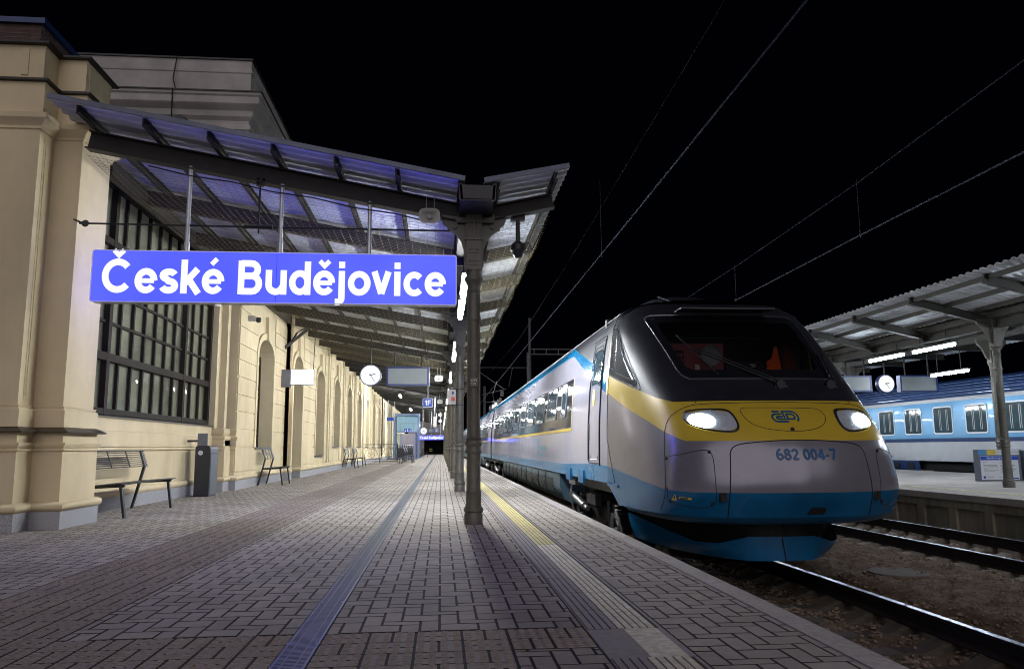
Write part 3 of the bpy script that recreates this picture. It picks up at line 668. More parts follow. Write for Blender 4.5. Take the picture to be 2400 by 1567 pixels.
# front edge flashing
m = MB()
for a, b, zf in ((-4.58, .27, zl), (.50, 1.54, zr)):
    m.beam((a, 9.02, zf(a)+.035), (b, 9.02, zf(b)+.035), .012, .06)
m.build('edge_flashing', 'edgemetal', CN)
def I_beam(m, p0, p1, wd, ht, tw=.012, tf=.014):
    p0 = Vector(p0); p1 = Vector(p1); d = (p1-p0).normalized(); sd = d.cross(Vector((0, 0, 1))).normalized(); u = sd.cross(d)
    for o in (ht/2-tf/2, -ht/2+tf/2): m.beam(p0+u*o, p1+u*o, wd, tf)
    m.beam(p0, p1, tw, ht-2*tf)
# cross girders (full at every column, slimmer between)
def girder(y, main, xl_=-4.62):
    m = MB(); hh = .23 if main else .22; wd = .16 if main else .13
    I_beam(m, (xl_, y, zl(xl_)-.105-hh/2), (.19, y, zl(.19)-.105-hh/2), wd, hh, .02 if main else .014)
    I_beam(m, (.19, y, 3.95-hh/2), (.65, y, 3.95-hh/2), wd, hh, .02)
    I_beam(m, (.65, y, zr(.65)-.10-hh/2), (1.42, y, zr(1.42)-.10-hh/2+.02), wd, hh*.8, .02)
    return m
girder(P0, True, -4.36).build('girder', 'steel', CN); g0 = girder(P0+PITCH, True).build('girder', 'steel', CN); g1 = girder(P0+PITCH/3, False).build('girder', 'steel', CN)
k = 1
while P0+PITCH/3*k < YE:
    if k > 1 and k != 3: dup_part(g0 if k % 3 == 0 else g1, (0, PITCH/3*(k-3) if k % 3 == 0 else PITCH/3*(k-1), 0))
    k += 1
for x in (-4.26, -3.51, -2.77, -2.03, -1.29, -.56, .19, .65, 1.36):
    m = MB(); z = (zl(x) if x < .3 else zr(x))
    m.box(x-.006, x+.006, 9.06, YE, z-.10, z-.003); m.box(x-.006, x+.045, 9.06, YE, z-.10, z-.09); m.box(x-.006, x+.045, 9.06, YE, z-.012, z-.002)
    m.build('purlin', 'steel', CN)
m = MB(); m.prism([(.20, 4.05), (.22, 3.84), (.62, 3.84), (.64, 4.05), (.61, 4.05), (.595, 3.86), (.245, 3.86), (.23, 4.05)], 'y', 9.02, YE); m.box(.20, .64, 9.02, 9.05, 3.85, 4.03)
m.build('valley_gutter', 'black', CN)
m = MB(); m.box(-4.62, -4.50, 10.7, YE, 4.62, 4.84); m.build('wall_plate', 'steel', CN)
# bird netting hung beneath the girders, sagging between them
m = MB(); zn = lambda x: (zl(x)-.40 if x < .19 else 3.65 if x < .65 else zr(x)-.37)
def sag(x, y):
    t = ((y-P0) % (PITCH/3))/(PITCH/3); return -.05*4*t*(1-t)-.03*math.sin(x*2.3+y*.7)**2
def strand(p):
    for a, b in zip(p[:-1], p[1:]):
        m.beam(a, b, .0028, .0028)
y = P0+.02
while y < 30.9:
    for (xa, xb) in ((-4.38, .16), (.66, 1.38)):
        n = 10 if xb < .5 else 3; strand([(xa+(xb-xa)*i/n, y, zn(xa+(xb-xa)*i/n)+sag(xa+(xb-xa)*i/n, y)) for i in range(n+1)])
    y += .10 if y < 17 else .2
xl = list(np.arange(-4.38, .17, .11))+list(np.arange(.68, 1.4, .11))
for x in xl:
    n = int((30.9-P0)/(PITCH/12)); strand([(x, P0+i*PITCH/12, zn(x)+sag(x, P0+i*PITCH/12)) for i in range(n+1)])
m.build('bird_net', 'net', CN)
# tie rod in front of the first girder
m = MB(); m.tube([(-4.40, P0-.02, 3.64), (.10, P0-.02, 3.63)], .012, 8); m.tube([(-2.45, P0-.02, 3.635), (-2.10, P0-.02, 3.635)], .026, 8); m.tube([(-2.27, P0-.02, 4.25), (-2.27, P0-.02, 3.55)], .011, 8)
m.tube([(-2.27, P0-.02, 4.26), (-2.27, P0-.02, 4.16)], .05, 8); m.lathe([(-.012, .032), (0, .045), (.012, .032)], -4.33, P0-.02, 3.64, 12, 'y'); m.tube([(-4.36, P0-.02, 3.645), (-4.52, P0+.1, 3.72)], .012, 6)
m.build('tie_rod', 'black', CN)
m = MB(); pts = [(-3.6+.25*i, P0-.10, 4.36-.047*i*.96-.025*math.sin(i*math.pi/4)**2) for i in range(15)]; m.tube(pts, .009, 5); m.build('cable', 'black', CN)
# columns
def column(parent, x, y, name='column', far=False):
    m = MB(); n = 12 if far else 28
    m.lathe([(0, .112), (.115, .112), (.125, .104), (.14, .104), (.15, .120), (.175, .122), (.20, .112), (.215, .097), (.235, .094), (.37, .092), (.39, .096), (.405, .087), (.84, .086), (.845, .10), (.865, .105), (.885, .098), (.90, .091), (.93, .091), (.94, .103), (.965, .108), (.985, .10), (1.0, .091), (1.02, .102), (1.03, .094),
       (1.04, .084), (2.47, .080), (2.48, .091), (2.50, .091), (2.54, .086), (2.55, .080), (2.83, .079), (2.84, .088), (2.87, .09), (2.88, .082), (2.93, .084), (2.96, .10), (2.985, .118), (3.01, .122), (3.03, .118), (3.045, .10), (3.10, .10), (3.12, .105)], x, y, 0, n)
    c = m.build(name, 'castiron', parent, smooth=40)
    m = MB(); m.box(x-.105, x+.105, y-.105, y+.105, 3.12, 3.15); m.box(x-.093, x+.093, y-.093, y+.093, 3.15, 3.50); m.box(x-.108, x+.108, y-.108, y+.108, 3.50, 3.535)
    m.box(x-.075, x+.075, y-.075, y+.075, 3.535, 3.92)
    if not far:
        for zz in (3.18, 3.33):       # raised leaf ornament on the front and sides of the block
            for s in (-1, 0, 1):
                m.lathe([(-.012, .018), (0, .018), (.004, .008)], x+s*.045, y-.097, zz+.06, 8, 'y')
            m.box(x-.075, x+.075, y-.099, y-.092, zz, zz+.012); m.box(x-.008, x+.008, y-.103, y-.092, zz, zz+.13)
        m.box(x-.012, x+.012, y-.10, y-.075, 3.54, 3.88); m.box(x-.06, x-.045, y-.085, y-.075, 3.54, 3.9); m.box(x+.045, x+.06, y-.085, y-.075, 3.54, 3.9)
        for s in (-1, 1):
            for q in range(8): m.lathe([(-.005, .009), (.006, .005)], x+s*.090, y-.083, 3.22+q*.085, 6, 'y')
    m.build('capital', 'castiron', c)
    m = MB()
    for s in (-1, 1):
        P = [(.09, 3.80), (.40, 3.84), (.41, 3.78), (.385, 3.72), (.34, 3.69), (.33, 3.64), (.28, 3.625), (.21, 3.575), (.155, 3.49), (.125, 3.38), (.12, 3.22), (.10, 3.155), (.09, 3.155)]
        m.prism([(x+s*a, b) for a, b in P], 'y', y-.028, y+.028)
        m.lathe([(-.05, .035), (-.028, .04), (.028, .04), (.05, .035)], x+s*.24, y, 3.69, 14, 'y'); m.lathe([(-.06, .012), (.06, .012)], x+s*.24, y, 3.69, 8, 'y')
        m.box(x+s*.09-.012, x+s*.09+.012, y-.075, y+.075, 3.15, 3.85)
    m.build('bracket', 'castiron', c)
    return c
c0 = column(CN, CX, P0)
m = MB(); m.box(CX-.052, CX+.052, P0-.100, P0-.094, 1.65, 1.765); pl = m.build('number_plate', 'castiron', c0)
m = MB(); text(m, 'X/95', .030, (CX-.040, P0-.1015, 1.713), (1, 0, 0), (0, 0, 1), (0, -1, 0)); text(m, '129', .030, (CX-.036, P0-.1015, 1.670), (1, 0, 0), (0, 0, 1), (0, -1, 0)); m.build('plate_digits', 'offwhite', pl)
NC = 13
c1 = None
for k in range(1, NC):
    if k == 1: c1 = column(CN, CX, P0+PITCH)
    elif k == 3: c3 = column(CN, CX, P0+3*PITCH, far=True)
    elif k < 3: dup_part(c1, (0, PITCH*(k-1), 0))
    else: dup_part(c3, (0, PITCH*(k-3), 0))
# fluorescent lamps: two per bay, each a thing
ORD = ['first', 'second', 'third', 'fourth', 'fifth', 'sixth', 'seventh', 'eighth', 'ninth', 'tenth', 'eleventh', 'twelfth', 'thirteenth']
def lamp(x, y, z, label, group, L_=1.55, mt='tube'):
    t = thing('tube_lamp', (x, y, z), label, 'lamp', group)
    m = MB(); pts = [(x, y+L_*i/6, z) for i in range(7)]; m.tube([(x, y-.0, z), (x, y+.03, z)], .028, 12, True, .038); m.tube([(x, y+.03, z), (x, y+L_-.03, z)], .038, 14); m.build('tube', mt, t, smooth=50)
    m = MB(); m.box(x-.055, x+.055, y-.03, y+L_+.03, z+.040, z+.075); m.box(x-.008, x+.008, y+.3, y+.32, z+.10, z+.58); m.box(x-.008, x+.008, y+L_-.32, y+L_-.30, z+.10, z+.58); m.build('housing', 'steel', t)
    return t
l0 = None
for k in range(13):
    for q, off in enumerate((.95, 2.95)):
        lab = 'lit tube lamp under the gutter, %s of the pair in the %s column bay' % (('nearer', 'farther')[q], ORD[k])
        p = (.335, P0+PITCH*k+off, 3.26)
        if l0 is None: l0 = lamp(*p, lab, 'tube lamps along the platform columns')
        else: dup(l0, p, lab)
# ================================================================ STATION NAME SIGNS
def name_sign(x0, x1, y, z0, z1, loc, label, hangers, seam, near=True):
    t = thing('station_sign', loc, label, 'station sign', 'blue station name signs')
    xc, zc = (x0+x1)/2, (z0+z1)/2; w_, h_ = x1-x0, z1-z0
    m = MB(); m.prism([(xc+a, zc+b) for a, b in rrect(w_-.02, h_-.02, .028)], 'y', y-.062, y+.06); panel = m.build('panel', 'signblue', t)
    out = [(xc+a, zc+b) for a, b in rrect(w_, h_, .034)]; inn = [(xc+a, zc+b) for a, b in rrect(w_-.024, h_-.024, .026)]
    m = MB(); n = len(out)
    for yy0, yy1 in ((y-.07, y+.07),):
        for i in range(n):
            j = (i+1) % n; a, b, c, d = out[i], out[j], inn[j], inn[i]
            m.add([(a[0], yy0, a[1]), (b[0], yy0, b[1]), (c[0], yy0, c[1]), (d[0], yy0, d[1]), (a[0], yy1, a[1]), (b[0], yy1, b[1]), (c[0], yy1, c[1]), (d[0], yy1, d[1])],
                  [(0, 1, 2, 3), (4, 7, 6, 5), (0, 4, 5, 1), (3, 2, 6, 7)])
    m.build('frame', 'galv', t)
    tw = textw('České Budějovice'); hh = h_*.655; xs = w_*.945/(tw*hh); ww = w_*.945
    for sd in (-1, 1):
        m = MB(); text(m, 'České Budějovice', hh, (xc+sd*ww/2, y+sd*.0645, zc-h_*.325), (-sd, 0, 0), (0, 0, 1), (0, sd, 0), xs=xs); m.build('lettering', 'signwhite', t)
    if seam: m = MB(); m.box(seam-.0025, seam+.0025, y-.0635, y-.062, z0+.02, z1-.02); m.build('seam', 'navy', t)
    for hx in hangers:
        m = MB(); zt = zl(hx)-.30 if hx < .2 else 3.7
        m.tube([(hx, y, z1), (hx, y, zt)], .026, 10); m.tube([(hx, y, z1), (hx, y, z1+.13)], .034, 10); m.build('hanger', 'galv', t, smooth=40)
    return t
name_sign(-4.19, .185, P0-.02, 2.66, 3.30, (-2, P0, 2.66), 'large lit blue station name sign hanging in front of the first canopy girder', (-3.12, -2.0, -.91), -2.02)
name_sign(-1.78, .22, 66, 1.56, 1.90, (-1, 66, 1.56), 'small distant blue station name sign deep under the canopy beside the lift', (-1.5, -.78, -.05), None)
# ================================================================ CLOCKS AND DISPLAY BOARDS
def hand(m, cx, y, cz, ang, l, w_):
    a = R(90-ang); d = Vector((math.cos(a), 0, math.sin(a))); p = Vector((cx, y, cz)); q = Vector((-d.z, 0, d.x))
    m.add([p-d*l*.22-q*w_, p-d*l*.22+q*w_, p+d*l+q*w_*.6, p+d*l-q*w_*.6], [(0, 1, 2, 3)])
def clock(cx, y, cz, r, ztop, label, hang=True):
    t = thing('platform_clock', (cx, y, cz), label, 'clock', 'round lit platform clocks')
    m = MB(); m.lathe([(-.07, r-.012), (.07, r-.012)], cx, y, cz, 40, 'y'); m.build('face', 'clockface', t)
    m = MB(); m.lathe([(-.085, r-.012), (-.09, r), (-.06, r+.012), (.06, r+.012), (.09, r), (.085, r-.012)], cx, y, cz, 40, 'y', False)
    me = m.build('case', 'navy', t, smooth=40)
    m = MB()
    for k in range(12):
        a = R(30*k); p = Vector((cx+math.sin(a)*(r-.04), y-.0725, cz+math.cos(a)*(r-.04))); d = Vector((math.sin(a), 0, math.cos(a))); q = Vector((d.z, 0, -d.x)); l = .022; w_ = .004
        m.add([p-d*l-q*w_, p-d*l+q*w_, p+d*l+q*w_, p+d*l-q*w_], [(0, 1, 2, 3)])
    m.build('minute_marks', 'screen', t)
    m = MB(); hand(m, cx, y-.075, cz, 73, r*.52, .015); m.build('hour_hand', 'black', t)
    m = MB(); hand(m, cx, y-.078, cz, 147, r*.76, .011); m.build('minute_hand', 'black', t)
    m = MB(); m.tube([(cx, y, cz+r), (cx, y, ztop)], .022, 8); m.build('hanger', 'steel', t)
    return t
def display(x0, x1, y, z0, z1, ztop, label, side=.10):
    t = thing('display_board', ((x0+x1)/2, y, z0), label, 'display board', 'hanging platform display boards')
    m = MB(); m.box(x0, x1, y-.10, y+.10, z0, z1); m.build('case', 'navy', t)
    m = MB(); m.box(x0+.05, x1-.07, y-.108, y-.10, z0+.05, z1-.05); m.build('screen', 'screen', t)
    for q in (.19, .81): m = MB(); m.tube([(x0+(x1-x0)*q, y, z1), (x0+(x1-x0)*q, y, ztop)], .024, 8); m.build('hanger', 'steel', t)
    return t
clock(-2.05, 23, 3.01, .30, 3.85, 'round lit clock hanging left of the blank display board under the near canopy')
display(-1.59, -.34, 23, 2.70, 3.25, 3.7, 'blank grey display board with navy case hanging right of the near round clock')
t = thing('hanging_rail', (-1.2, 23, 3.8), 'dark horizontal hanging bar carrying the near clock and blank display board', 'hanging rail')
m = MB(); m.tube([(-2.1, 23, 3.88), (-.25, 23, 3.62)], .03, 8); m.build('bar', 'steel', t)
m = MB(); m.tube([(-2.05, 23, 3.88), (-2.05, 23, 4.2)], .02, 6); m.tube([(-.4, 23, 3.64), (-.4, 23, 3.95)], .02, 6); m.build('support', 'steel', t)
def sector_sign(x, y, z0, z1, ztop, s, w_, label):
    t = thing('sector_sign', (x, y, z0), label, 'sector sign', 'small blue platform sector signs')
    zc = (z0+z1)/2; hh = z1-z0
    m = MB(); m.prism([(x+a, zc+b) for a, b in rrect(w_, hh, .035)], 'y', y-.022, y+.022); m.build('border', 'white', t)
    m = MB(); m.prism([(x+a, zc+b) for a, b in rrect(w_-.025, hh-.025, .028)], 'y', y-.026, y+.026); m.build('panel', 'signnavy', t)
    h_ = hh*.56; ww = textw(s)*h_; m = MB(); text(m, s, h_, (x-ww/2, y-.028, zc-h_/2), (1, 0, 0), (0, 0, 1), (0, -1, 0)); m.build('lettering', 'white', t)
    m = MB(); m.tube([(x, y, z1), (x, y, ztop)], .018, 8); m.build('hanger', 'galv', t)
M['signnavy'] = mat('emissive_blue_enamel', (0.012, 0.055, 0.30), 0.35, 0, .05, 5, emit=(.01, .04, .3), es=.25)  # blue enamel with a weak blue emission added
sector_sign(-.385, 23, 2.08, 2.34, 2.70, '1F', .30, 'small blue sector sign reading 1F hanging below the near display board')
sector_sign(-.335, 60, 2.05, 2.38, 3.5, '1E', .36, 'small blue sector sign reading 1E, far down the platform')
clock(-1.30, 60, 2.16, .26, 3.7, 'tiny distant round lit clock beside the lift tower')
display(-.98, -.55, 60, 2.0, 2.38, 3.6, 'narrow distant display board between the far clock and the 1E sign')
# lit box on the wall, with a thin stay
t = thing('light_box_sign', (-4.3, 23, 2.7), 'glowing white rectangular light box sign projecting from the building wall', 'light box')
m = MB(); m.box(-4.31, -3.69, 22.93, 23.07, 2.74, 3.16); m.build('panel', 'lightbox', t)
m = MB(); m.box(-4.60, -4.312, 22.95, 23.09, 2.66, 3.17); m.box(-4.32, -3.68, 22.925, 23.075, 3.16, 3.175); m.box(-4.32, -3.68, 22.925, 23.075, 2.725, 2.74); m.box(-3.69, -3.678, 22.925, 23.075, 2.725, 3.175); m.build('case', 'greyplate', t)
m = MB(); m.tube([(-3.70, 23, 3.17), (-3.66, 23, 4.55)], .012, 6); m.build('stay_rod', 'black', t)
t = thing('wall_bracket', (-4.5, 23.4, 3.85), 'dark diagonal iron bracket with drooping cables high on the building wall', 'bracket')
m = MB(); m.beam((-4.60, 23.3, 3.84), (-3.92, 24.1, 4.66), .07, .07); m.build('arm', 'steel', t)
m = MB(); m.tube([(-4.45, 23.45, 4.02), (-4.33, 23.6, 4.32), (-4.15, 23.8, 4.5), (-4.0, 24, 4.58)], .018, 6); m.tube([(-4.38, 23.5, 4.1), (-4.28, 23.6, 4.36), (-4.1, 23.85, 4.5)], .014, 6); m.build('cable', 'black', t)
t = thing('wall_camera', (-4.5, 18.9, 3.95), 'small security camera on the building wall above the first arched window', 'camera')
m = MB(); m.box(-4.60, -4.44, 18.84, 18.96, 3.93, 4.05); m.build('housing', 'offwhite', t)
m = MB(); m.lathe([(-.07, .02), (-.05, .055), (0, .062), (.05, .055), (.06, .03)], -4.36, 18.9, 3.96, 14); m.build('dome', 'black', t, smooth=True)
# hanging dome camera in front of the first girder
t = thing('dome_camera', (.97, 9.75, 3.3), 'black dome camera hanging on a rod beneath the right canopy wing', 'camera')
m = MB(); x, y = .97, 9.72
m.box(x-.09, x+.09, y-.04, y+.04, 3.80, 3.93); m.tube([(x, y, 3.86), (x, y, 3.48)], .028, 12); m.lathe([(3.40, .085), (3.41, .095), (3.48, .095), (3.50, .07), (3.52, .05)], x, y, 0, 18); m.build('mount', 'black', t, smooth=40)
m = MB(); m.lathe([(3.31, .005), (3.315, .03), (3.335, .052), (3.37, .066), (3.405, .068)], x, y, 0, 18); m.build('dome', 't_band', t, smooth=True)
# loudspeakers
def speaker(x, y, z, label, ztop, sc=1):
    t = thing('loudspeaker', (x, y, z), label, 'loudspeaker', 'grey horn loudspeakers under the canopy')
    rows = []; n = 20
    for d, w_, h_ in ((.20, .035, .035), (.12, .05, .045), (.05, .09, .07), (0, .125, .095), (-.02, .132, .10), (-.015, .118, .087), (.05, .075, .06), (.08, .03, .03)):
        rows.append([(x+w_*sc*math.copysign(abs(math.cos(a))**.6, math.cos(a)), y+d*sc, z+h_*sc*math.copysign(abs(math.sin(a))**.6, math.sin(a))) for a in [2*math.pi*i/n for i in range(n+1)]])
    m = MB(); m.grid(rows); m.build('horn', 'offwhite', t, smooth=50)
    m = MB(); m.lathe([(.0, .03*sc), (.06, .035*sc), (.10, .0)], x, y, z, 12, 'y'); m.build('driver', 'screen', t, smooth=True)
    m = MB(); m.tube([(x-.04, y+.05, z+.07*sc), (x-.04, y+.05, ztop)], .008, 6); m.tube([(x+.06, y+.05, z+.07*sc), (x+.06, y+.05, ztop)], .008, 6); m.build('bracket', 'galv', t)
    return t
speaker(-.16, 9.45, 3.76, 'beige horn loudspeaker hanging near the top of the first column', 4.04)
s2 = speaker(-.09, 28.7, 3.42, 'horn loudspeaker hanging under the canopy right of the 1F sign', 3.9, 1.15)
for y, lb in ((43.5, 'horn loudspeaker second in the row beyond the 1F sign'), (60.8, 'horn loudspeaker third in the row beyond the 1F sign'), (76, 'tiny far horn loudspeaker near the end of the canopy row')):
    dup(s2, (-.06, y, 3.42), lb)
# power socket cabinet on the second column
t = thing('socket_cabinet', (.23, 16.6, 1.82), 'beige socket cabinet with blue and red outlets strapped to the second column', 'socket cabinet')
yc = P0+PITCH
m = MB(); m.box(.13, .31, yc-.13, yc+.08, 1.82, 2.13); m.box(.20, .26, yc-.06, yc, 2.13, 2.17); m.build('box', 'offwhite', t)
m = MB(); m.lathe([(-.03, .03), (0, .032)], .25, yc-.13, 2.06, 6, 'y'); m.build('blue_socket', 'navy', t)
m = MB(); m.lathe([(-.05, .036), (-.02, .043), (0, .043)], .25, yc-.13, 1.94, 14, 'y'); m.box(.21, .29, yc-.17, yc-.13, 1.895, 1.92); m.build('red_socket', 'red', t)
m = MB(); m.box(.20, .49, yc-.095, yc+.095, 1.80, 1.815); m.box(.20, .49, yc-.095, yc+.095, 2.135, 2.15); m.build('strap', 'steel', t)
t = thing('hanging_box', (-.32, 42, 2), 'tall narrow white box hanging on a rod beyond the 1F sign', 'hanging box')
m = MB(); m.box(-.40, -.25, 41.9, 42.1, 2.0, 2.52); m.build('case', 'offwhite', t); m = MB(); m.tube([(-.33, 42, 2.52), (-.33, 42, 3.6)], .02, 6); m.build('rod', 'galv', t)
t = thing('platform_number_sign', (-3.4, 55, 2.8), 'dark blue hanging sign reading 1 in front of the lift tower', 'platform sign')
m = MB(); m.box(-3.76, -3.12, 54.95, 55.05, 2.76, 3.0); m.build('panel', 'signnavy', t)
m = MB(); text(m, '1', .19, (-3.30, 54.945, 2.785), (1, 0, 0), (0, 0, 1), (0, -1, 0)); m.build('lettering', 'white', t)
m = MB(); m.tube([(-3.66, 55, 3.0), (-3.66, 55, 4.2)], .025, 6); m.tube([(-3.22, 55, 3.0), (-3.22, 55, 4.1)], .025, 6); m.build('hanger', 'galv', t)
# two ceiling lamps deep under the canopy
for k, (y0, y1, lb) in enumerate(((45.5, 47.4, 'bright ceiling tube lamp above the iron railing, nearer of the two'), (61.5, 63.4, 'bright ceiling tube lamp above the lift, farther of the two'))):
    t = thing('ceiling_lamp', (-2.4, y0, 3.92), lb, 'lamp', 'ceiling lamps over the railing')
    m = MB(); m.tube([(-2.4, y0, 3.90), (-2.4, y1, 3.90)], .045, 10); m.build('tube', 'tube', t); m = MB(); m.box(-2.45, -2.35, y0, y1, 3.95, 4.0); m.build('housing', 'steel', t)
# ================================================================ BENCHES, BIN, RAILING, LIFT
def bench(x, y, L_, label, legs=2, nb=4, rot=0):
    """seat faces +x; x = line of the front feet, y = near end"""
    t = thing('bench', (x, y, 0), label, 'bench', 'dark slatted metal benches')
    X = lambda d: x+d
    ys = [y+.10, y+L_-.10]
    for yy in ys:
        m = MB()
        m.beam((X(0), yy, 0), (X(-.07), yy, .44), .032, .055, (0, 1, 0)); m.build('leg', 'anthracite', t)
        m = MB(); m.beam((X(-.60), yy, 0), (X(-.44), yy, .66), .032, .055, (0, 1, 0)); m.beam((X(-.44), yy, .655), (X(-.52), yy, .90), .03, .045, (0, 1, 0)); m.build('rear_leg', 'anthracite', t)
        m = MB(); m.beam((X(-.02), yy, .425), (X(-.50), yy, .405), .032, .04, (0, 1, 0)); m.build('seat_bracket', 'anthracite', t)
    m = MB()
    for k in range(11):
        d = -.0+(-.045)*k; m.beam((X(d), y, .458-.003*k+.012*(k == 0)*-1), (X(d), y+L_, .458-.003*k), .030, .012)
    for q in range(nb): yy = y+.12+(L_-.24)*q/(nb-1); m.beam((X(.01), yy, .446), (X(-.47), yy, .415), .03, .008)
    m.build('seat', 'anthracite', t)
    m = MB()
    for k in range(9):
        u = k/8; m.tube([(X(-.425-.085*u), y, .655+.235*u), (X(-.425-.085*u), y+L_, .655+.235*u)], .0075 if k < 8 else .013, 6)
    for q in range(nb): yy = y+.03+(L_-.06)*q/(nb-1); m.beam((X(-.435), yy, .65), (X(-.522), yy, .895), .010, .028, (0, 1, 0))
    m.build('backrest', 'anthracite', t)
    return t
bench(-4.24, 11.08, 2.05, 'nearest dark slatted metal bench, against the wall under the big glazing')
bench(-3.95, 20.25, 1.15, 'short dark slatted bench under the first arched window, beyond the litter bin', nb=4)
b3 = bench(-3.80, 35.7, 1.6, 'dark slatted bench against the wall before the iron railing, nearer of two')
dup(b3, (-3.80, 39.3, 0), 'dark slatted bench against the wall touching the iron railing, farther of two')
dup(b3, (-1.66, 46.2, 0), 'dark slatted bench outside the railing near the lift, nearer of two'); dup(b3, (-1.66, 49.2, 0), 'dark slatted bench outside the railing near the lift, farther of two')
dup(b3, (-1.25, 74.5, 0), 'tiny distant bench beyond the lift tower')
t = thing('litter_bin', (-4.65, 16, 0), 'tall slim dark litter bin with light grey front and round sticker by the wall', 'litter bin')
P = [(-4.76, 0.0), (-4.48, 0.0), (-4.48, .93)]+[(-4.53+.05*math.cos(R(a)), .93+.05*math.sin(R(a))) for a in range(0, 91, 15)]+[(-4.71+.05*math.cos(R(a)), .93+.05*math.sin(R(a))) for a in range(90, 181, 15)]
m = MB(); m.prism(P, 'y', 15.86, 16.38); m.build('body', 'anthracite', t)
m = MB(); m.box(-4.479, -4.462, 15.88, 16.36, .03, .82); m.build('door', 'greyplate', t)
m = MB(); m.box(-4.479, -4.468, 15.88, 16.36, .84, .93); m.build('hood', 'greyplate', t)
m = MB(); m.lathe([(-.003, .045), (0, .045)], -4.66, 15.86, .84, 20, 'y'); m.build('sticker', 'white', t)
m = MB(); m.box(-4.68, -4.64, 15.854, 15.8565, .838, .846); m.build('sticker_mark', 't_line', t)
t = thing('info_plate', (-4.6, 15.9, 1), 'small blank blue grey plate fixed to the wall above the litter bin', 'plate')
m = MB(); m.box(-4.75, -4.56, 15.93, 15.96, .98, 1.22); m.build('plate', 'greyplate', t); m = MB(); m.box(-4.97, -4.75, 15.93, 15.96, 1.05, 1.09); m.build('arm', 'steel', t)
# iron railing
t = thing('iron_railing', (-3, 45, 0), 'black ornamental iron railing around the stair opening before the lift', 'railing')
def rail_run(p, q, posts):
    p = Vector(p); q = Vector(q); d = (q-p).normalized(); L_ = (q-p).length
    m = MB()
    for z, r in ((1.10, .022), (.92, .012), (.30, .012), (.16, .014)): m.tube([p+Vector((0, 0, z)), q+Vector((0, 0, z))], r, 6)
    m.build('rail_bar', 'black', t)
    for k in range(posts+1):
        c = p+d*(L_*k/posts); m = MB(); m.tube([c, c+Vector((0, 0, 1.14))], .022, 8)
        for z in (.28, .93): m.lathe([(z-.03, .03), (z, .055), (z+.03, .03)], c.x, c.y, 0, 8)
        m.build('post', 'black', t)
    m = MB(); n = max(1, int(L_/.7))
    for k in range(n):
        c0_ = p+d*(L_*(k+.5)/n); hw = L_/n*.42
        a1 = [c0_+d*(hw*math.cos(R(a)))+Vector((0, 0, .32+.55*math.sin(R(a)))) for a in range(0, 181, 20)]; m.tube(a1, .010, 5)
        for s in (-1, 1):
            m.tube([c0_+d*(s*hw*.1)+Vector((0, 0, .32)), c0_+d*(s*hw*.5)+Vector((0, 0, .48)), c0_+d*(s*hw*.35)+Vector((0, 0, .66)), c0_+d*(s*hw*.08)+Vector((0, 0, .52))], .009, 5)
            m.tube([c0_+d*(s*hw)+Vector((0, 0, .9)), c0_+d*(s*hw*.8)+Vector((0, 0, .72)), c0_+d*(s*hw*.5)+Vector((0, 0, .9))], .008, 5)
        m.tube([c0_+Vector((0, 0, .30)), c0_+Vector((0, 0, .80))], .010, 5)
    m.build('scrollwork', 'black', t)
rail_run((-4.38, 45, 0), (-2.45, 45.1, 0), 2); rail_run((-2.45, 45.1, 0), (-2.15, 62, 0), 8)
m = MB(); m.box(-4.40, -2.42, 45.0, 45.12, 0, .05); m.build('kerb', 'coping', t)
# lift tower
t = thing('lift_tower', (-2.9, 68, 0), 'glass and blue steel lift tower with closed grey doors under the canopy', 'lift')
m = MB()
for x in (-3.90, -1.90):
    for y in (67.0, 69.0): m.box(x-.09, x+.09, y-.09, y+.09, 0, 3.62)
m.box(-3.99, -1.81, 66.88, 69.1, 3.62, 3.78)
for z in (2.18, ): m.box(-3.90, -1.90, 66.93, 67.05, z, z+.08); m.box(-1.95, -1.87, 67, 69, z, z+.08)
m.box(-3.40, -3.28, 66.95, 67.08, 0, 2.1); m.box(-2.20, -2.08, 66.95, 67.08, 0, 2.1); m.box(-3.9, -1.9, 66.94, 67.06, 0, .1)
m.build('frame', 'lift_steel', t)
m = MB(); m.box(-3.82, -1.98, 66.99, 67.01, 2.26, 3.6); m.box(-3.82, -3.40, 66.99, 67.01, .1, 2.1); m.box(-1.905, -1.885, 67.1, 68.9, .1, 3.6); m.build('glazing', 'lift_glass', t)
d = MB(); d.box(-3.27, -2.745, 66.97, 67.02, .1, 2.08); dd = d.build('door', 'lift_door', t); dup_part(dd, (.535, 0, 0))
m = MB(); m.box(-3.75, -2.05, 68.85, 68.9, 2.3, 3.5); m.box(-3.7, -2.1, 67.3, 68.6, 3.50, 3.52); m.build('cabin_light', 'lift_in', t)
m = MB()
for x in (-3.4, -2.3): m.box(x-.02, x+.02, 67.2, 67.24, 2.3, 2.95)
m.box(-3.45, -2.2, 67.2, 67.24, 2.92, 2.98); m.build('handrail', 'white', t)
m = MB(); m.box(-3.10, -2.48, 66.86, 66.9, 2.24, 2.50); sg = m.build('pictogram_panel', 'signnavy', t)
m = MB()
for k, x in enumerate((-3.0, -2.79, -2.58)):
    m.lathe([(-.004, .025), (0, .025)], x, 66.86, 2.45, 8, 'y'); m.add([(x-.05, 66.855, 2.28), (x+.05, 66.855, 2.28), (x+.02, 66.855, 2.41), (x-.02, 66.855, 2.41)], [(0, 1, 2, 3)])
m.build('pictogram', 'white', sg)
m = MB(); m.box(-2.60, -2.30, 66.7, 66.9, .62, .85); m.box(-2.47, -2.43, 66.75, 66.85, 0, .62); m.build('call_panel', 'black', t)
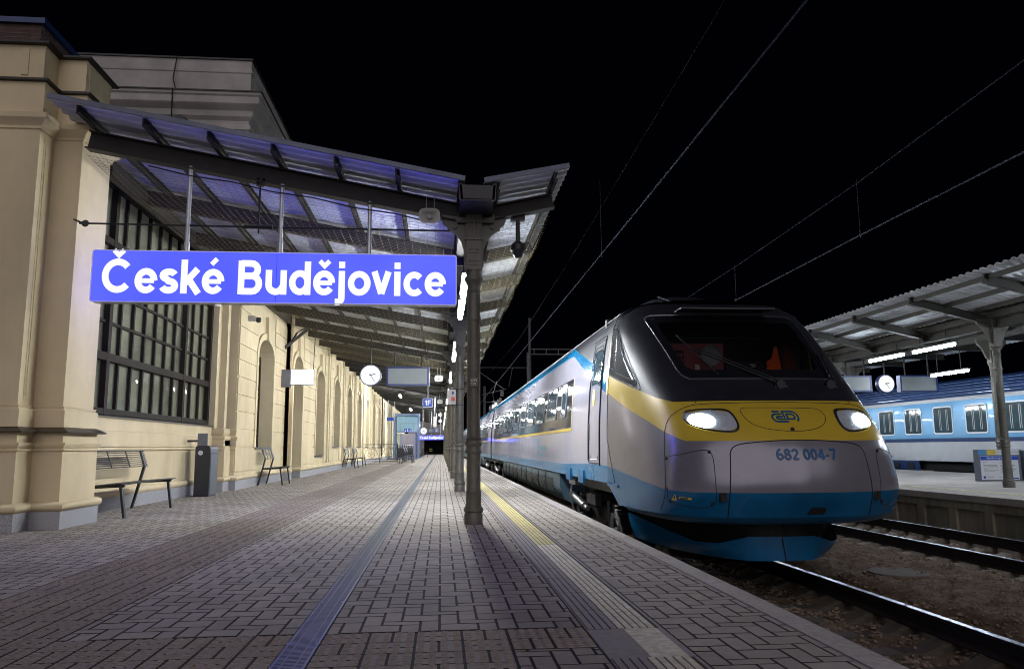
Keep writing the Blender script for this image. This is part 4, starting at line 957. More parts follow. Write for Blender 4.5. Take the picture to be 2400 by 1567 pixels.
# ================================================================ SILVER HIGH-SPEED TRAIN
XC = 3.54
TR = thing('high_speed_train', (XC, 10, -.55), 'silver, blue and yellow streamlined electric train with lit headlights standing at the platform', 'train')
WZ = [(-.1, 1.36), (.2, 1.39), (.7, 1.42), (1.2, 1.41), (1.7, 1.375), (2.2, 1.315), (2.5, 1.25), (2.64, 1.17), (2.74, 1.0), (2.80, .7), (2.83, .35), (2.84, 0)]
def wz(z): return float(np.interp(z, [a for a, _ in WZ], [b for _, b in WZ]))
NZ = [
(.20, [(0, 7.52), (.40, 7.55), (.75, 7.64), (1.02, 7.80), (1.19, 8.02), (1.31, 8.5), (1.37, 9.1), (1.39, 9.95)]),
(.45, [(0, 7.41), (.40, 7.44), (.75, 7.54), (1.05, 7.70), (1.24, 7.93), (1.34, 8.4), (1.39, 9.1), (1.41, 9.95)]),
(.70, [(0, 7.42), (.40, 7.45), (.73, 7.55), (1.03, 7.71), (1.22, 7.95), (1.33, 8.4), (1.39, 9.1), (1.42, 9.95)]),
(.95, [(0, 7.52), (.40, 7.55), (.72, 7.63), (1.00, 7.78), (1.18, 8.02), (1.31, 8.5), (1.38, 9.1), (1.415, 9.95)]),
(1.2, [(0, 7.74), (.40, 7.77), (.70, 7.84), (.97, 7.98), (1.15, 8.20), (1.28, 8.6), (1.36, 9.2), (1.41, 9.95)]),
(1.4, [(0, 8.00), (.38, 8.02), (.68, 8.07), (.95, 8.17), (1.13, 8.36), (1.27, 8.75), (1.35, 9.3), (1.40, 9.95)]),
(1.67, [(0, 8.36), (.38, 8.38), (.68, 8.42), (.94, 8.50), (1.12, 8.66), (1.26, 8.97), (1.34, 9.4), (1.385, 9.95)]),
(2.1, [(0, 8.93), (.38, 8.94), (.68, 8.97), (.93, 9.02), (1.10, 9.13), (1.22, 9.34), (1.29, 9.60), (1.335, 9.95)]),
(2.5, [(0, 9.48), (.36, 9.49), (.66, 9.51), (.88, 9.55), (1.03, 9.62), (1.14, 9.72), (1.20, 9.83), (1.26, 9.98)]),
(2.68, [(0, 9.75), (.36, 9.755), (.62, 9.77), (.80, 9.79), (.92, 9.83), (1.00, 9.88), (1.06, 9.94), (1.13, 10.02)]),
(2.79, [(0, 10.0), (.3, 10.0), (.5, 10.0), (.62, 10.01), (.68, 10.02), (.72, 10.04), (.74, 10.06), (.76, 10.1)]),
(2.84, [(0, 10.35), (.05, 10.35), (.1, 10.35), (.13, 10.35), (.15, 10.35), (.17, 10.36), (.18, 10.37), (.2, 10.38)])]
TZ = np.array([r[0] for r in NZ]); TA = np.array([[q[0] for q in r[1]] for r in NZ]); TY = np.array([[q[1] for q in r[1]] for r in NZ])
def cr(x, y, xq):
    h = np.diff(x); d = (np.diff(y, axis=0).T/h).T; mm = np.zeros_like(y); mm[0] = d[0]; mm[-1] = d[-1]; mm[1:-1] = (d[:-1]+d[1:])/2
    i = int(np.clip(np.searchsorted(x, xq)-1, 0, len(x)-2)); s = (xq-x[i])/h[i]; Hh = h[i]
    return y[i]*(2*s**3-3*s**2+1)+Hh*mm[i]*(s**3-2*s**2+s)+y[i+1]*(-2*s**3+3*s**2)+Hh*mm[i+1]*(s**3-s**2)
T8 = np.arange(8.)
def prow(z): return cr(TZ, TA, z), cr(TZ, TY, z)
def surf(t, z):
    A, Y = prow(z); return float(cr(T8, A, abs(t))), float(cr(T8, Y, abs(t)))
def ysurf(a, z):
    A, Y = prow(z); ts = np.linspace(0, 7, 57); aa = [float(cr(T8, A, t)) for t in ts]; t = float(np.interp(abs(a), aa, ts)); return float(cr(T8, Y, t))
ip = lambda t, xs, vs: float(np.interp(t, xs, vs))
ZB = lambda t: ip(t, [0, 6.2, 6.65, 7], [.22, .22, .46, .47])
Z1 = lambda t: ip(t, [0, 3, 4.1, 5.2, 6.1, 7], [.46, .46, .48, .55, .61, .665])
Z2 = lambda t: ip(t, [0, 3.3, 4.1, 5.65, 7], [.96, .965, 1.06, 1.34, 1.60])
Z3 = lambda t: ip(t, [0, 3.5, 4.25, 4.9, 6, 7], [1.385, 1.385, 1.445, 1.55, 1.70, 1.83])
WS_OUT = [(-.96, 2.53), (-.90, 2.56), (.90, 2.56), (.96, 2.53), (.97, 2.47), (.88, 1.76), (.86, 1.70), (.80, 1.65), (-.80, 1.65), (-.86, 1.70), (-.88, 1.76), (-.97, 2.47)]
def inside(p, poly):
    c = False; n = len(poly)
    for i in range(n):
        (x1, y1), (x2, y2) = poly[i], poly[i-1]
        if (y1 > p[1]) != (y2 > p[1]) and p[0] < (x2-x1)*(p[1]-y1)/(y2-y1)+x1: c = not c
    return c
HOLE = [(-.87, 2.47), (.87, 2.47), (.81, 1.74), (-.81, 1.74)]
tt = np.concatenate([np.linspace(0, 2, 13)[:-1], np.linspace(2, 5, 25)[:-1], np.linspace(5, 7, 11)])
def nose_band(lo, hi, n):
    rows = []
    for k in range(n+1):
        row = []
        for sg in (-1, 1):
            for t in (tt[::-1] if sg < 0 else tt[1:]):
                z = lo(t)+(hi(t)-lo(t))*k/n; a, y = surf(t, z); row.append((XC+sg*a, y, z))
        rows.append(row)
    return rows
nose = MB()
for mt, lo, hi, n in (('t_blue', ZB, Z1, 8), ('t_silver', Z1, Z2, 14), ('t_yellow', Z2, Z3, 12), ('t_black', Z3, lambda t: 2.838, 44)):
    nose.use(mt); rows = nose_band(lo, hi, n); k = len(rows); c = len(rows[0]); fs = []
    for i in range(k-1):
        for j in range(c-1):
            if mt == 't_black':
                q = [rows[i][j], rows[i][j+1], rows[i+1][j+1], rows[i+1][j]]
                ax = sum(p[0] for p in q)/4-XC; az = sum(p[2] for p in q)/4
                if inside((ax, az), HOLE) and abs(ax) < .9: continue
            fs.append((i*c+j, i*c+j+1, (i+1)*c+j+1, (i+1)*c+j))
    nose.add([p for r in rows for p in r], fs)
nob = nose.build('nose', None, TR, smooth=80, fixn=False)
nob.data.materials  # paint bands are separate materials on one shell
# underside lip of the nose
m = MB(); rows = []
for z, ins in ((.22, 0), (.17, .05), (.14, .16), (.13, .45)):
    row = []
    for sg in (-1, 1):
        for t in (tt[::-1] if sg < 0 else tt[1:]):
            if t > 6.2: continue
            a, y = surf(t, .22); row.append((XC+sg*max(0, a-ins*(a/1.3)), y+ins*(1-t/9), z))
    rows.append(row)
m.grid(rows); m.build('nose_underside', 't_blue', TR, smooth=80)
# ---- decals that follow the nose skin
def P3(a, z, off=.004, yy=None): return (XC+a*(1+off*.6), (ysurf(a, z) if yy is None else yy)-off, z)
def patch(m, poly, off=.004, n=10):
    """fill a convex-ish polygon (a,z) by horizontal strips"""
    zs = np.linspace(min(p[1] for p in poly)+1e-4, max(p[1] for p in poly)-1e-4, n+1); rows = []
    for z in zs:
        xs = []
        for i in range(len(poly)):
            (x1, z1), (x2, z2) = poly[i], poly[i-1]
            if (z1 > z) != (z2 > z): xs.append(x1+(x2-x1)*(z-z1)/(z2-z1))
        a, b = min(xs), max(xs); rows.append([P3(a+(b-a)*k/n, z, off) for k in range(n+1)])
    m.grid(rows)
def densify(pl, st=.05, closed=True):
    out = []; n = len(pl)
    for i in range(n if closed else n-1):
        a, b = pl[i], pl[(i+1) % n]; k = max(1, int(math.hypot(a[0]-b[0], a[1]-b[1])/st))
        out += [(a[0]+(b[0]-a[0])*j/k, a[1]+(b[1]-a[1])*j/k) for j in range(k)]
    if not closed: out.append(pl[-1])
    else: out.append(out[0])
    return out
def smooth_poly(pl, it=2, closed=True):
    for _ in range(it):
        q = [] if closed else [pl[0]]
        for i in range(len(pl) if closed else len(pl)-1):
            a, b = pl[i], pl[(i+1) % len(pl)]; q += [(a[0]*.75+b[0]*.25, a[1]*.75+b[1]*.25), (a[0]*.25+b[0]*.75, a[1]*.25+b[1]*.75)]
        if not closed: q.append(pl[-1])
        pl = q
    return pl
def line(m, pl, r=.004, closed=True, off=.000):
    m.tube([P3(a, z, off) for a, z in densify(pl, .05, closed)], r, 6, False)
# windscreen
def ring(m, out, inn, off):
    n = len(out)
    for i in range(n):
        j = (i+1) % n; st = 6
        for k in range(st):
            f = lambda p, q, u: (p[0]+(q[0]-p[0])*u, p[1]+(q[1]-p[1])*u)
            a, b = f(out[i], out[j], k/st), f(out[i], out[j], (k+1)/st); c, d = f(inn[i], inn[j], k/st), f(inn[i], inn[j], (k+1)/st)
            e, g = f(a, c, .5), f(b, d, .5)
            m.quad(P3(*a, off), P3(*b, off), P3(*g, off), P3(*e, off)); m.quad(P3(*e, off), P3(*g, off), P3(*d, off), P3(*c, off))
def inset(pl, s):
    cx = sum(p[0] for p in pl)/len(pl); cz = sum(p[1] for p in pl)/len(pl)
    return [(cx+(p[0]-cx)*(1-s/1.0), cz+(p[1]-cz)*(1-s/.45)) for p in pl]
wsf = MB(); ring(wsf, WS_OUT, inset(WS_OUT, .11), .004); wsf.build('windscreen_border', 't_line', TR, smooth=80)
m = MB(); patch(m, inset(WS_OUT, .015), .0065, 16); ws = m.build('windscreen', 'windscreen', TR, smooth=80)
m = MB(); line(m, WS_OUT, .009); m.build('windscreen_trim', 't_trim', ws)
# wipers
def wiper(piv, tip, blade, name='wiper'):
    m = MB()
    def pt(a, z, o): return Vector(P3(a, z, o))
    A = [pt(piv[0]+(tip[0]-piv[0])*k/8, piv[1]+(tip[1]-piv[1])*k/8, .05) for k in range(9)]
    m.tube(A, .011, 6); m.tube([p+Vector((.035, 0, .02)) for p in A], .008, 6)
    Bq = [pt(blade[0][0]+(blade[1][0]-blade[0][0])*k/8, blade[0][1]+(blade[1][1]-blade[0][1])*k/8, .03) for k in range(9)]
    m.tube(Bq, .009, 6)
    m.lathe([(-.05, .05), (0, .055), (.03, .03)], XC+piv[0], ysurf(*piv)-.02, piv[1], 10, 'y')
    m.box(XC+piv[0]-.06, XC+piv[0]+.08, ysurf(*piv)-.05, ysurf(*piv)+.02, piv[1]-.035, piv[1]-.01)
    m.build(name, 'black', TR)
wiper((.14, 1.575), (-.60, 2.03), ((-.70, 2.24), (-.47, 1.70))); wiper((.74, 1.575), (.86, 1.98), ((.84, 2.16), (.80, 1.72)))
# cab interior behind the glass
m = MB().use('black'); m.box(XC-1.15, XC+1.15, 8.9, 9.7, 1.30, 1.66); m.box(XC-1.2, XC+1.2, 9.7, 10.9, 1.2, 1.5); m.box(XC-1.2, XC+1.2, 10.8, 10.9, 1.2, 2.7); m.box(XC+.45, XC+.75, 10.45, 10.5, 1.5, 2.02)
m.use('pinkwall_glow').box(XC-.46, XC+.42, 10.62, 10.66, 1.7, 2.34); m.use('t_line'); m.box(XC-.38, XC-.16, 10.60, 10.62, 1.98, 2.24); m.use('pinkwall_glow')
for k in range(4):
    for q in range(3): m.box(XC-.365+.05*k, XC-.328+.05*k, 10.585, 10.60, 2.0+.075*q, 2.05+.075*q)
m.use('t_roof').box(XC+.42, XC+.96, 10.5, 10.55, 1.5, 2.08)
m.use('offwhite').box(XC+.73, XC+.82, 10.47, 10.5, 1.99, 2.04); m.box(XC-.10, XC-.04, 10.3, 10.31, 1.94, 2.01); m.box(XC+.07, XC+.19, 8.98, 9.0, 1.66, 1.70)
m.use('greyplate').box(XC+1.16, XC+1.20, 9.9, 10.6, 1.9, 2.3)
m.build('cab_interior', None, TR)
m = MB(); m.lathe([(-.02, .13), (-.02, .145), (.02, .145), (.02, .13)], XC+.16, 10.4, 2.15, 28, 'y', False); m.lathe([(-.005, .13), (.005, .13)], XC+.16, 10.4, 2.15, 28, 'y'); m.tube([(XC+.16, 10.4, 2.0), (XC+.16, 10.4, 1.5)], .02, 6); m.build('cab_fan', 'screen', TR)
m = MB(); P = [(XC+.955, 1.60), (XC+1.14, 1.60), (XC+1.135, 2.0), (XC+1.12, 2.10), (XC+1.09, 2.27), (XC+1.075, 2.27), (XC+1.03, 2.11), (XC+.96, 2.07), (XC+.955, 1.95)]; m.prism(P, 'y', 10.36, 10.42); m.build('orange_vest', 'vest_glow', TR)
m = MB(); m.beam((XC-.6, 9.4, 2.60), (XC+.6, 9.4, 2.60), .3, .02)
m.build('sun_visor', 't_roof', TR)
# headlights
HL = [(1.02, 1.235), (.985, 1.285), (.88, 1.302), (.72, 1.305), (.60, 1.300), (.55, 1.27), (.525, 1.18), (.53, 1.10), (.57, 1.055), (.64, 1.045), (.76, 1.055), (.90, 1.085), (.99, 1.135), (1.02, 1.19)]
def shrink(pl, s, dx=0):
    cx = sum(p[0] for p in pl)/len(pl); cz = sum(p[1] for p in pl)/len(pl); return [(cx+(a-cx)*(1-s)+dx, cz+(b-cz)*(1-s*1.6)) for a, b in pl]
for sg in (-1, 1):
    o = [(sg*a, b) for a, b in smooth_poly(HL, 1)]; i_ = shrink(o, .085)
    m = MB(); n = len(o)
    for k in range(n):
        j = (k+1) % n; m.quad(P3(*o[k], .002), P3(*o[j], .002), P3(*i_[j], .016), P3(*i_[k], .016))
    hl = m.build('headlight', 't_line', TR, smooth=60)
    m = MB(); patch(m, shrink(o, .095), .006, 8); m.build('reflector', 'reflector', hl, smooth=80)
    c = (sg*.86, 1.178); m = MB(); e = [(c[0]+.12*math.cos(2*math.pi*k/20), c[1]+.078*math.sin(2*math.pi*k/20)) for k in range(20)]; patch(m, e, .012, 8); m.v = [(x, y-.045*max(0, 1-((x-XC-sg*.86)/.12)**2-((z-1.178)/.078)**2), z) for x, y, z in m.v]; m.build('lamp', 'headlight', hl, smooth=80)
    m = MB(); patch(m, shrink(o, .08), .020, 8); m.build('lens', 'lens', hl, smooth=80)
# nose panels drawn by their gaps, flap, clips, hatch locks
m = MB()
FRM = [(1.25, .26), (1.25, .43), (1.24, .65), (1.21, .94), (1.17, 1.12), (1.12, 1.22), (1.04, 1.29), (.92, 1.34), (.76, 1.355), (.42, 1.36), (0, 1.365)]
line(m, smooth_poly([(-a, b) for a, b in FRM]+[(a, b) for a, b in FRM[::-1][1:]], 1, False), .0045, False)
PAN = [(.725, .15+.08), (.73, .45), (.70, .77), (.69, .86), (.65, .91), (.57, .935), (.42, .95), (.2, .965), (0, .968)]
line(m, smooth_poly([(-a, b) for a, b in PAN]+[(a, b) for a, b in PAN[::-1][1:]], 1, False), .006, False)
for sg in (-1, 1):
    HT = [(1.215, .79), (1.19, .82), (1.11, .83), (1.01, .86), (.90, .88), (.86, .85), (.845, .77), (.85, .55), (.84, .40), (.855, .35), (.89, .32), (.99, .305), (1.11, .325), (1.20, .35), (1.235, .39), (1.237, .5)]
    line(m, smooth_poly([(sg*a, b) for a, b in HT], 1, False), .004, False)
    m.tube([P3(sg*.86, 1.36, .0), P3(sg*.84, 1.385, .0)], .004, 5)
m.build('panel_gap', 't_line', TR)
m = MB(); FL = [(-.46, 1.28), (-.45, 1.20), (-.40, 1.13), (-.30, 1.085), (-.13, 1.06), (.05, 1.055), (.20, 1.07), (.33, 1.11), (.41, 1.18), (.42, 1.25), (.38, 1.29), (.28, 1.30), (-.30, 1.305), (-.42, 1.305)]
line(m, smooth_poly(FL, 1), .0035); m.build('flap_gap', 't_line', TR)
m = MB(); m.lathe([(-.012, .018), (0, .022)], XC-.02, ysurf(0, 1.07), 1.075, 10, 'y')
for sg in (-1, 1):
    for a, z in ((.875, .855), (.87, .355), (1.215, .79), (1.21, .365)): y = ysurf(a, z); m.lathe([(-.010, .015), (.004, .018)], XC+sg*a, y, z, 8, 'y')
    a = .785; y = ysurf(a, .42); m.box(XC+sg*a-.035, XC+sg*a+.035, y-.02, y+.03, .375, .46)
m.build('latch', 't_under', TR)
m = MB(); patch(m, [(.02, .20+.045), (.20, .245), (.22, .29), (.20, .315), (.06, .315)], .004, 4); m.build('jack_hole', 't_line', TR)
# lettering on the nose
def nose_text(s, h, a0, z0, mt, name, wd=None, sp=.03):
    tmp = MB(); text(tmp, s, h, (0, 0, 0), (1, 0, 0), (0, 0, 1), (0, -1, 0), wd, sp); m = MB()
    vs = [P3(a0+v[0], z0+v[2], .005-v[1]) for v in tmp.v]; m.add(vs, tmp.f); return m.build(name, mt, TR, fixn=False)
nose_text('682 004-7', .108, -.345+.08, .775, 't_text', 'train_number')
# railway logo: two interlocked outline letters with a bar on top
tmp = MB()
def lg(pts, w_=.017):
    st = [(x, z) for x, z in pts]; n = len(st)
    for i in range(n-1):
        a, b = st[i], st[i+1]; d = (b[0]-a[0], b[1]-a[1]); l = math.hypot(*d)+1e-6; nx, nz = -d[1]/l*w_/2, d[0]/l*w_/2; e = (d[0]/l*w_*.25, d[1]/l*w_*.25)
        q = [(a[0]-e[0]+nx, a[1]-e[1]+nz), (a[0]-e[0]-nx, a[1]-e[1]-nz), (b[0]+e[0]-nx, b[1]+e[1]-nz), (b[0]+e[0]+nx, b[1]+e[1]+nz)]
        tmp.add([(p[0], -.0002*(i % 3), p[1]) for p in q], [(0, 1, 2, 3)])
lg([(-.135, 1.262), (-.07, 1.262)]); lg([(-.055, 1.235), (-.12, 1.235)]+arc(-.12, 1.195, .045, .040, 90, 270, 6)+[(-.02, 1.155)]); lg([(-.055, 1.208), (-.10, 1.208)]+arc(-.10, 1.195, .02, .013, 90, 270, 4)+[(.02, 1.182)])
lg([(-.035, 1.262), (-.035, 1.20)]); lg([(-.035, 1.262), (.06, 1.262)]+arc(.06, 1.21, .05, .052, 90, -60, 8)); lg([(-.005, 1.235), (-.005, 1.182), (.04, 1.182)]+arc(.045, 1.208, .028, .026, -90, 90, 6)+[(-.005, 1.235)])
m = MB(); m.add([P3(v[0], v[2], .005-v[1]) for v in tmp.v], tmp.f); m.build('logo', 't_text', TR, fixn=False)
m = MB(); patch(m, [(-1.205, .375), (-1.165, .375), (-1.185, .44)], .006, 3); patch(m, [(-1.15, .385), (-1.05, .383), (-1.05, .41), (-1.15, .412)], .006, 3); ws_ = m.build('warning_sticker', 'yellow', TR)
m = MB(); patch(m, [(-1.189, .388), (-1.181, .388), (-1.181, .418), (-1.189, .418)], .009, 2)
for k in range(4): patch(m, [(-1.14+.016*k, .391), (-1.128+.016*k, .391), (-1.128+.016*k, .405), (-1.14+.016*k, .405)], .009, 2)
m.build('sticker_mark', 't_line', ws_)
# cab side windows and seam (both sides)
for sg in (-1, 1):
    def S3(t, z, off=.006):
        a, y = surf(t, z); a2, y2 = surf(min(7, t+.05), z); d = Vector((a2-a, y2-y)); nrm = Vector((d.y, -d.x)).normalized() if d.length > 0 else Vector((1, 0))
        return (XC+sg*(a+nrm.x*off), y+nrm.y*off, z)
    def SP(poly, off, n=8):
        m = MB(); zs = np.linspace(min(p[1] for p in poly)+1e-4, max(p[1] for p in poly)-1e-4, n+1); rows = []
        for z in zs:
            xs = [x1+(x2-x1)*(z-z1)/(z2-z1) for (x1, z1), (x2, z2) in ((poly[i], poly[i-1]) for i in range(len(poly))) if (z1 > z) != (z2 > z)]
            a, b = min(xs), max(xs); rows.append([S3(a+(b-a)*k/n, z, off) for k in range(n+1)])
        m.grid(rows); return m
    def SL(m, poly, r, closed=True, off=.004): m.tube([S3(t, z, off) for t, z in densify(poly, .12, closed)], r, 6, False)
    WIN = [(6.98, 2.44), (6.6, 2.44), (6.3, 2.38), (6.0, 2.26), (5.7, 2.09), (5.25, 1.84), (5.0, 1.69), (5.02, 1.63), (5.15, 1.61), (6.85, 1.83), (6.98, 1.87)]
    sw = SP(WIN, .005, 12).build('side_window', 'sideglass', TR, smooth=80)
    m = MB(); SL(m, WIN, .006); SL(m, [(6.88, 2.37), (6.42, 2.33), (6.52, 1.87), (6.9, 1.92)], .006); SL(m, [(6.38, 2.30), (6.15, 2.24), (5.15, 1.69), (6.45, 1.84)], .0045); m.build('window_trim', 't_trim', sw)
    m = MB(); SL(m, [(7, 2.47), (6.5, 2.475), (6.2, 2.41), (5.9, 2.28), (5.3, 1.98), (4.9, 1.68), (4.86, 1.58), (4.95, 1.555), (7, 1.83)], .003, False); m.tube([S3(7, z, .001) for z in np.linspace(2.68, 1.0, 20)]+[S3(t, z, .001) for t, z in ((6.9, .9), (6.75, .7), (6.6, .47))], .005, 5, False); m.build('cab_seam', 't_line', sw)
# ---- car bodies
def body(m, y0, y1, bands, ny=1):
    """bands: [(material, zlo(y), zhi(y))]"""
    for mt, lo, hi in bands:
        m.use(mt)
        for sg in (-1, 1):
            rows = []
            for k in range(ny+1):
                y = y0+(y1-y0)*k/ny; a, b = lo(y), hi(y)
                if b-a < 1e-3: b = a+1e-3
                zz = [a+(b-a)*j/6 for j in range(7)]; rows.append([(XC+sg*wz(z), y, z) for z in zz])
            m.grid(rows)
K = lambda v: (lambda y: v)
roofb = [('t_roof', K(2.61), K(2.74)), ('t_roof', K(2.74), K(2.84))]
zb1 = lambda y: ip(y, [9.95, 10.6, 13.5], [.665, .68, .625])
dl = lambda y: ip(y, [10.0, 10.12, 13.24, 13.44], [1.57, 1.61, 2.46, 2.46]); dh = lambda y: ip(y, [10.0, 10.12, 13.44], [1.85, 1.875, 2.61])
m = MB()
body(m, 9.93, 10.12, [('t_flankblue', K(.46), zb1), ('t_flank', zb1, lambda y: 1.59), ('t_yellow', K(1.59), K(2.61))]+roofb)
body(m, 10.12, 13.44, [('t_flankblue', K(.45), zb1), ('t_flank', zb1, dl), ('t_flankblue', dl, dh), ('t_black', dh, K(2.61))]+roofb, 12)
body(m, 13.44, 33.0, [('t_flankblue', K(.45), K(.625)), ('t_flank', K(.625), K(2.46)), ('t_flankblue', K(2.46), K(2.61))]+roofb, 2)
m.use('t_line').add([(XC+sg*wz(z), 33.0, z) for sg in (-1, 1) for z in (.45, 1.5, 2.5, 2.7, 2.84)], [(0, 1, 2, 3, 4, 9, 8, 7, 6, 5)])
m.build('car_body', None, TR, smooth=60)
def windows(y0, y1, first, pitch, wd, n, parent, lead=None):
    """window band, glass and seals on the left flank (and mirrored)"""
    out = []
    for sg in (-1, 1):
        X = lambda z, o: XC+sg*(wz(z)+o)
        m = MB(); zz = np.linspace(1.225, 2.03, 8); m.grid([[(X(z, .004), y, z) for z in zz] for y in (y0, y1)]); out.append(m.build('window_band', 't_band', parent, smooth=60))
        m = MB(); zz = [1.17, 1.2, 1.222]; m.grid([[(X(z, .0045), y, z) for z in zz] for y in (y0-.05, y1)])
        if lead: m.grid([[(X(z, .0045), y, z) for z in np.linspace(1.222, 2.04, 6)] for y in (y0-.05, y0)])
        out.append(m.build('yellow_line', 't_yellow', parent))
        if sg > 0: continue
        L_ = ([lead] if lead else [])+[(first+pitch*k, first+pitch*k+wd) for k in range(n)]
        for a, b in L_:
            cy, cz = (a+b)/2, 1.71; pl = [(cy+u, cz+v) for u, v in rrect(b-a, .57, .07, 4)]
            m = MB(); k = len(pl); m.add([(X(z, .012), y, z) for y, z in pl], [tuple(range(k))]); w_ = m.build('window', 't_pane', parent); out.append(w_)
            m = MB(); m.tube([(X(z, .010), y, z) for y, z in pl+[pl[0]]], .012, 6, False); m.build('window_seal', 't_frame', w_)
    return out
windows(12.78, 31.6, 14.52, 1.80, 1.30, 9, TR, (13.38, 13.88))
# cab door with grab rails, yellow sticker
for sg in (-1, 1):
    X = lambda z, o: XC+sg*(wz(z)+o)
    def ln(m, pts, r, o=.004):
        q = []
        for (a, b), (c, d) in zip(pts[:-1], pts[1:]):
            for k in range(8): q.append((X(b+(d-b)*k/8, o), a+(c-a)*k/8, b+(d-b)*k/8))
        q.append((X(pts[-1][1], o), *pts[-1])); m.tube(q, r, 6, False)
    m = MB(); zz = np.linspace(.70, 2.36, 10); m.use('t_silver')
    ln(m, [(10.42, .69), (10.42, 2.38), (11.20, 2.38), (11.20, .69), (10.42, .69)], .006)
    door = m.build('cab_door', 't_line', TR)
    m = MB(); ln(m, [(10.42, .66), (10.42, 1.80), (10.44, 2.0)], .009, .010); m.build('grab_rail', 't_under', door); m = MB(); ln(m, [(11.22, .72), (11.22, 1.75), (11.20, 1.85)], .009, .010); m.build('grab_rail', 't_under', door)
    m = MB(); ln(m, [(10.52, 1.75), (10.52, 2.26), (10.62, 2.31), (11.02, 2.31), (11.10, 2.26), (11.10, 1.75)], .005, .005); ln(m, [(10.42, 2.0), (10.42, 2.42), (11.28, 2.42)], .007, .008); ln(m, [(10.52, .80), (10.56, .74), (11.06, .74), (11.10, .80)], .004, .005); m.build('door_trim', 't_trim', door)
    m = MB(); q = [(10.56, 1.78), (10.56, 2.22), (10.62, 2.26), (11.0, 2.26), (11.06, 2.22), (11.06, 1.78)]; m.add([(X(z, .004), y, z) for y, z in q], [tuple(range(6))]); m.build('door_window', 't_pane', door)
    m = MB(); q = [(10.93+.09*math.cos(R(a)), 1.60+.125*math.sin(R(a))) for a in range(0, 360, 24)]; m.add([(X(z, .005), y, z) for y, z in q], [tuple(range(15))]); st = m.build('door_sticker', 'yellow', door)
    m = MB(); q = [(10.86, 1.57), (11.0, 1.57), (11.0, 1.64), (10.86, 1.64)]; m.add([(X(z, .008), y, z) for y, z in q], [(0, 1, 2, 3)]); m.build('sticker_label', 'white', st)
    m = MB(); m.box(*sorted((X(1.1, -.01), X(1.1, .008))), 11.12, 11.21, 1.00, 1.24); m.build('door_handle', 't_trim', door)
    # faint blue operator mark on the flank
    m = MB(); m.box(*sorted((X(1.0, .001), X(1.0, .004))), 17.0, 17.25, .72, 1.10); m.box(*sorted((X(.9, .001), X(.9, .004))), 15.9, 16.8, .84, .93); m.box(*sorted((X(.9, .001), X(.9, .004))), 16.2, 16.8, .72, .77)
    m.build('flank_mark', 't_mark', TR)
# roof fairing hump and roof edge rail
m = MB(); rows = []
for y, hw, z in ((10.62, .30, 2.87), (10.75, .40, 2.98), (11.0, .47, 3.08), (11.6, .50, 3.11), (12.6, .48, 3.06), (13.6, .3, 2.84)):
    rows.append([(XC-.02+hw*1.35*math.cos(R(a)), y, 2.80+(z-2.80)*math.sin(R(a))**.55 if a not in (0, 180) else 2.78) for a in range(0, 181, 12)])
m.grid(rows); m.add(rows[0], [tuple(range(len(rows[0])))]); m.build('roof_fairing', 't_black', TR, smooth=50)
m = MB(); m.tube([(XC-.42, 10.9, 3.06), (XC-.25, 10.66, 2.93), (XC+.30, 10.66, 2.93), (XC+.36, 10.75, 2.98)], .007, 5); m.build('fairing_trim', 't_trim', TR)
m = MB()
for sg in (-1, 1):
    m.tube([(XC+sg*(wz(2.635)+.01), 9.98, 2.64), (XC+sg*(wz(2.635)+.012), 33, 2.64)], .012, 5)
m.build('roof_gutter', 't_black', TR)
m = MB()
for y in (17.5, 22, 27): m.box(XC-.7, XC+.7, y, y+2.4, 2.80, 2.93)
m.build('roof_unit', 't_roof', TR)
# skirts with louvres
def skirt(y0, y1, parent, n):
    m = MB()
    for sg in (-1, 1):
        m.grid([[(XC+sg*x, y+dy, z) for x, z, dy in ((1.38, .43, 0), (1.375, .2, 0), (1.30, -.02, 0), (1.15, -.10, 0))] for y, dy in ((y0, 0), (y1, 0))])
    m.add([(XC-1.38, y0, .43), (XC-1.375, y0, .2), (XC-1.30, y0, -.02), (XC-1.15, y0, -.10), (XC+1.15, y0, -.1), (XC+1.3, y0, -.02), (XC+1.38, y0, .43)], [(0, 1, 2, 3, 4, 5, 6)])
    s_ = m.build('skirt', 't_skirt', parent, smooth=50)
    st = (y1-y0-.9)/n
    m = MB()
    for k in range(n):
        a = y0+.75+k*st
        for q in range(9):
            z = .32-q*.031; x = XC-1.386 if z > .2 else XC-1.386+(.2-z)*.34
            m.box(x-.006, x+.02, a+.09, a+st-.22, z-.006, z+.008)
        m.box(XC-1.392, XC-1.37, a+st-.10, a+st-.07, .03, .40)
    m.build('louvre', 't_under', s_)
    return s_
skirt(14.3, 27.4, TR, 10)
m = MB(); m.box(XC-1.415, XC-1.38, 9.42, 10.0, .42, .455); m.add([(XC-1.405, 9.97, .425), (XC-1.40, 9.39, .43), (XC-1.375, 9.05, .225), (XC-1.385, 9.48, .21)], [(0, 1, 2, 3)]); m.build('front_skirt_flap', 't_blue', TR); m = MB(); m.add([(XC+1.405, 9.97, .425), (XC+1.40, 9.39, .43), (XC+1.375, 9.05, .225), (XC+1.385, 9.48, .21)], [(0, 1, 2, 3)]); m.build('front_skirt_flap', 't_blue', TR)
m = MB()
for a in (11.65, 12.83): m.box(XC-1.43, XC-1.39, a, a+.42, .38, .57)
m.build('side_bracket', 't_blue', TR)
m = MB(); m.box(XC-1.25, XC+1.25, 9.7, 33, .30, .44); m.box(XC-.9, XC+.9, 8.6, 14.4, .1, .3); m.build('underframe', 't_under', TR)
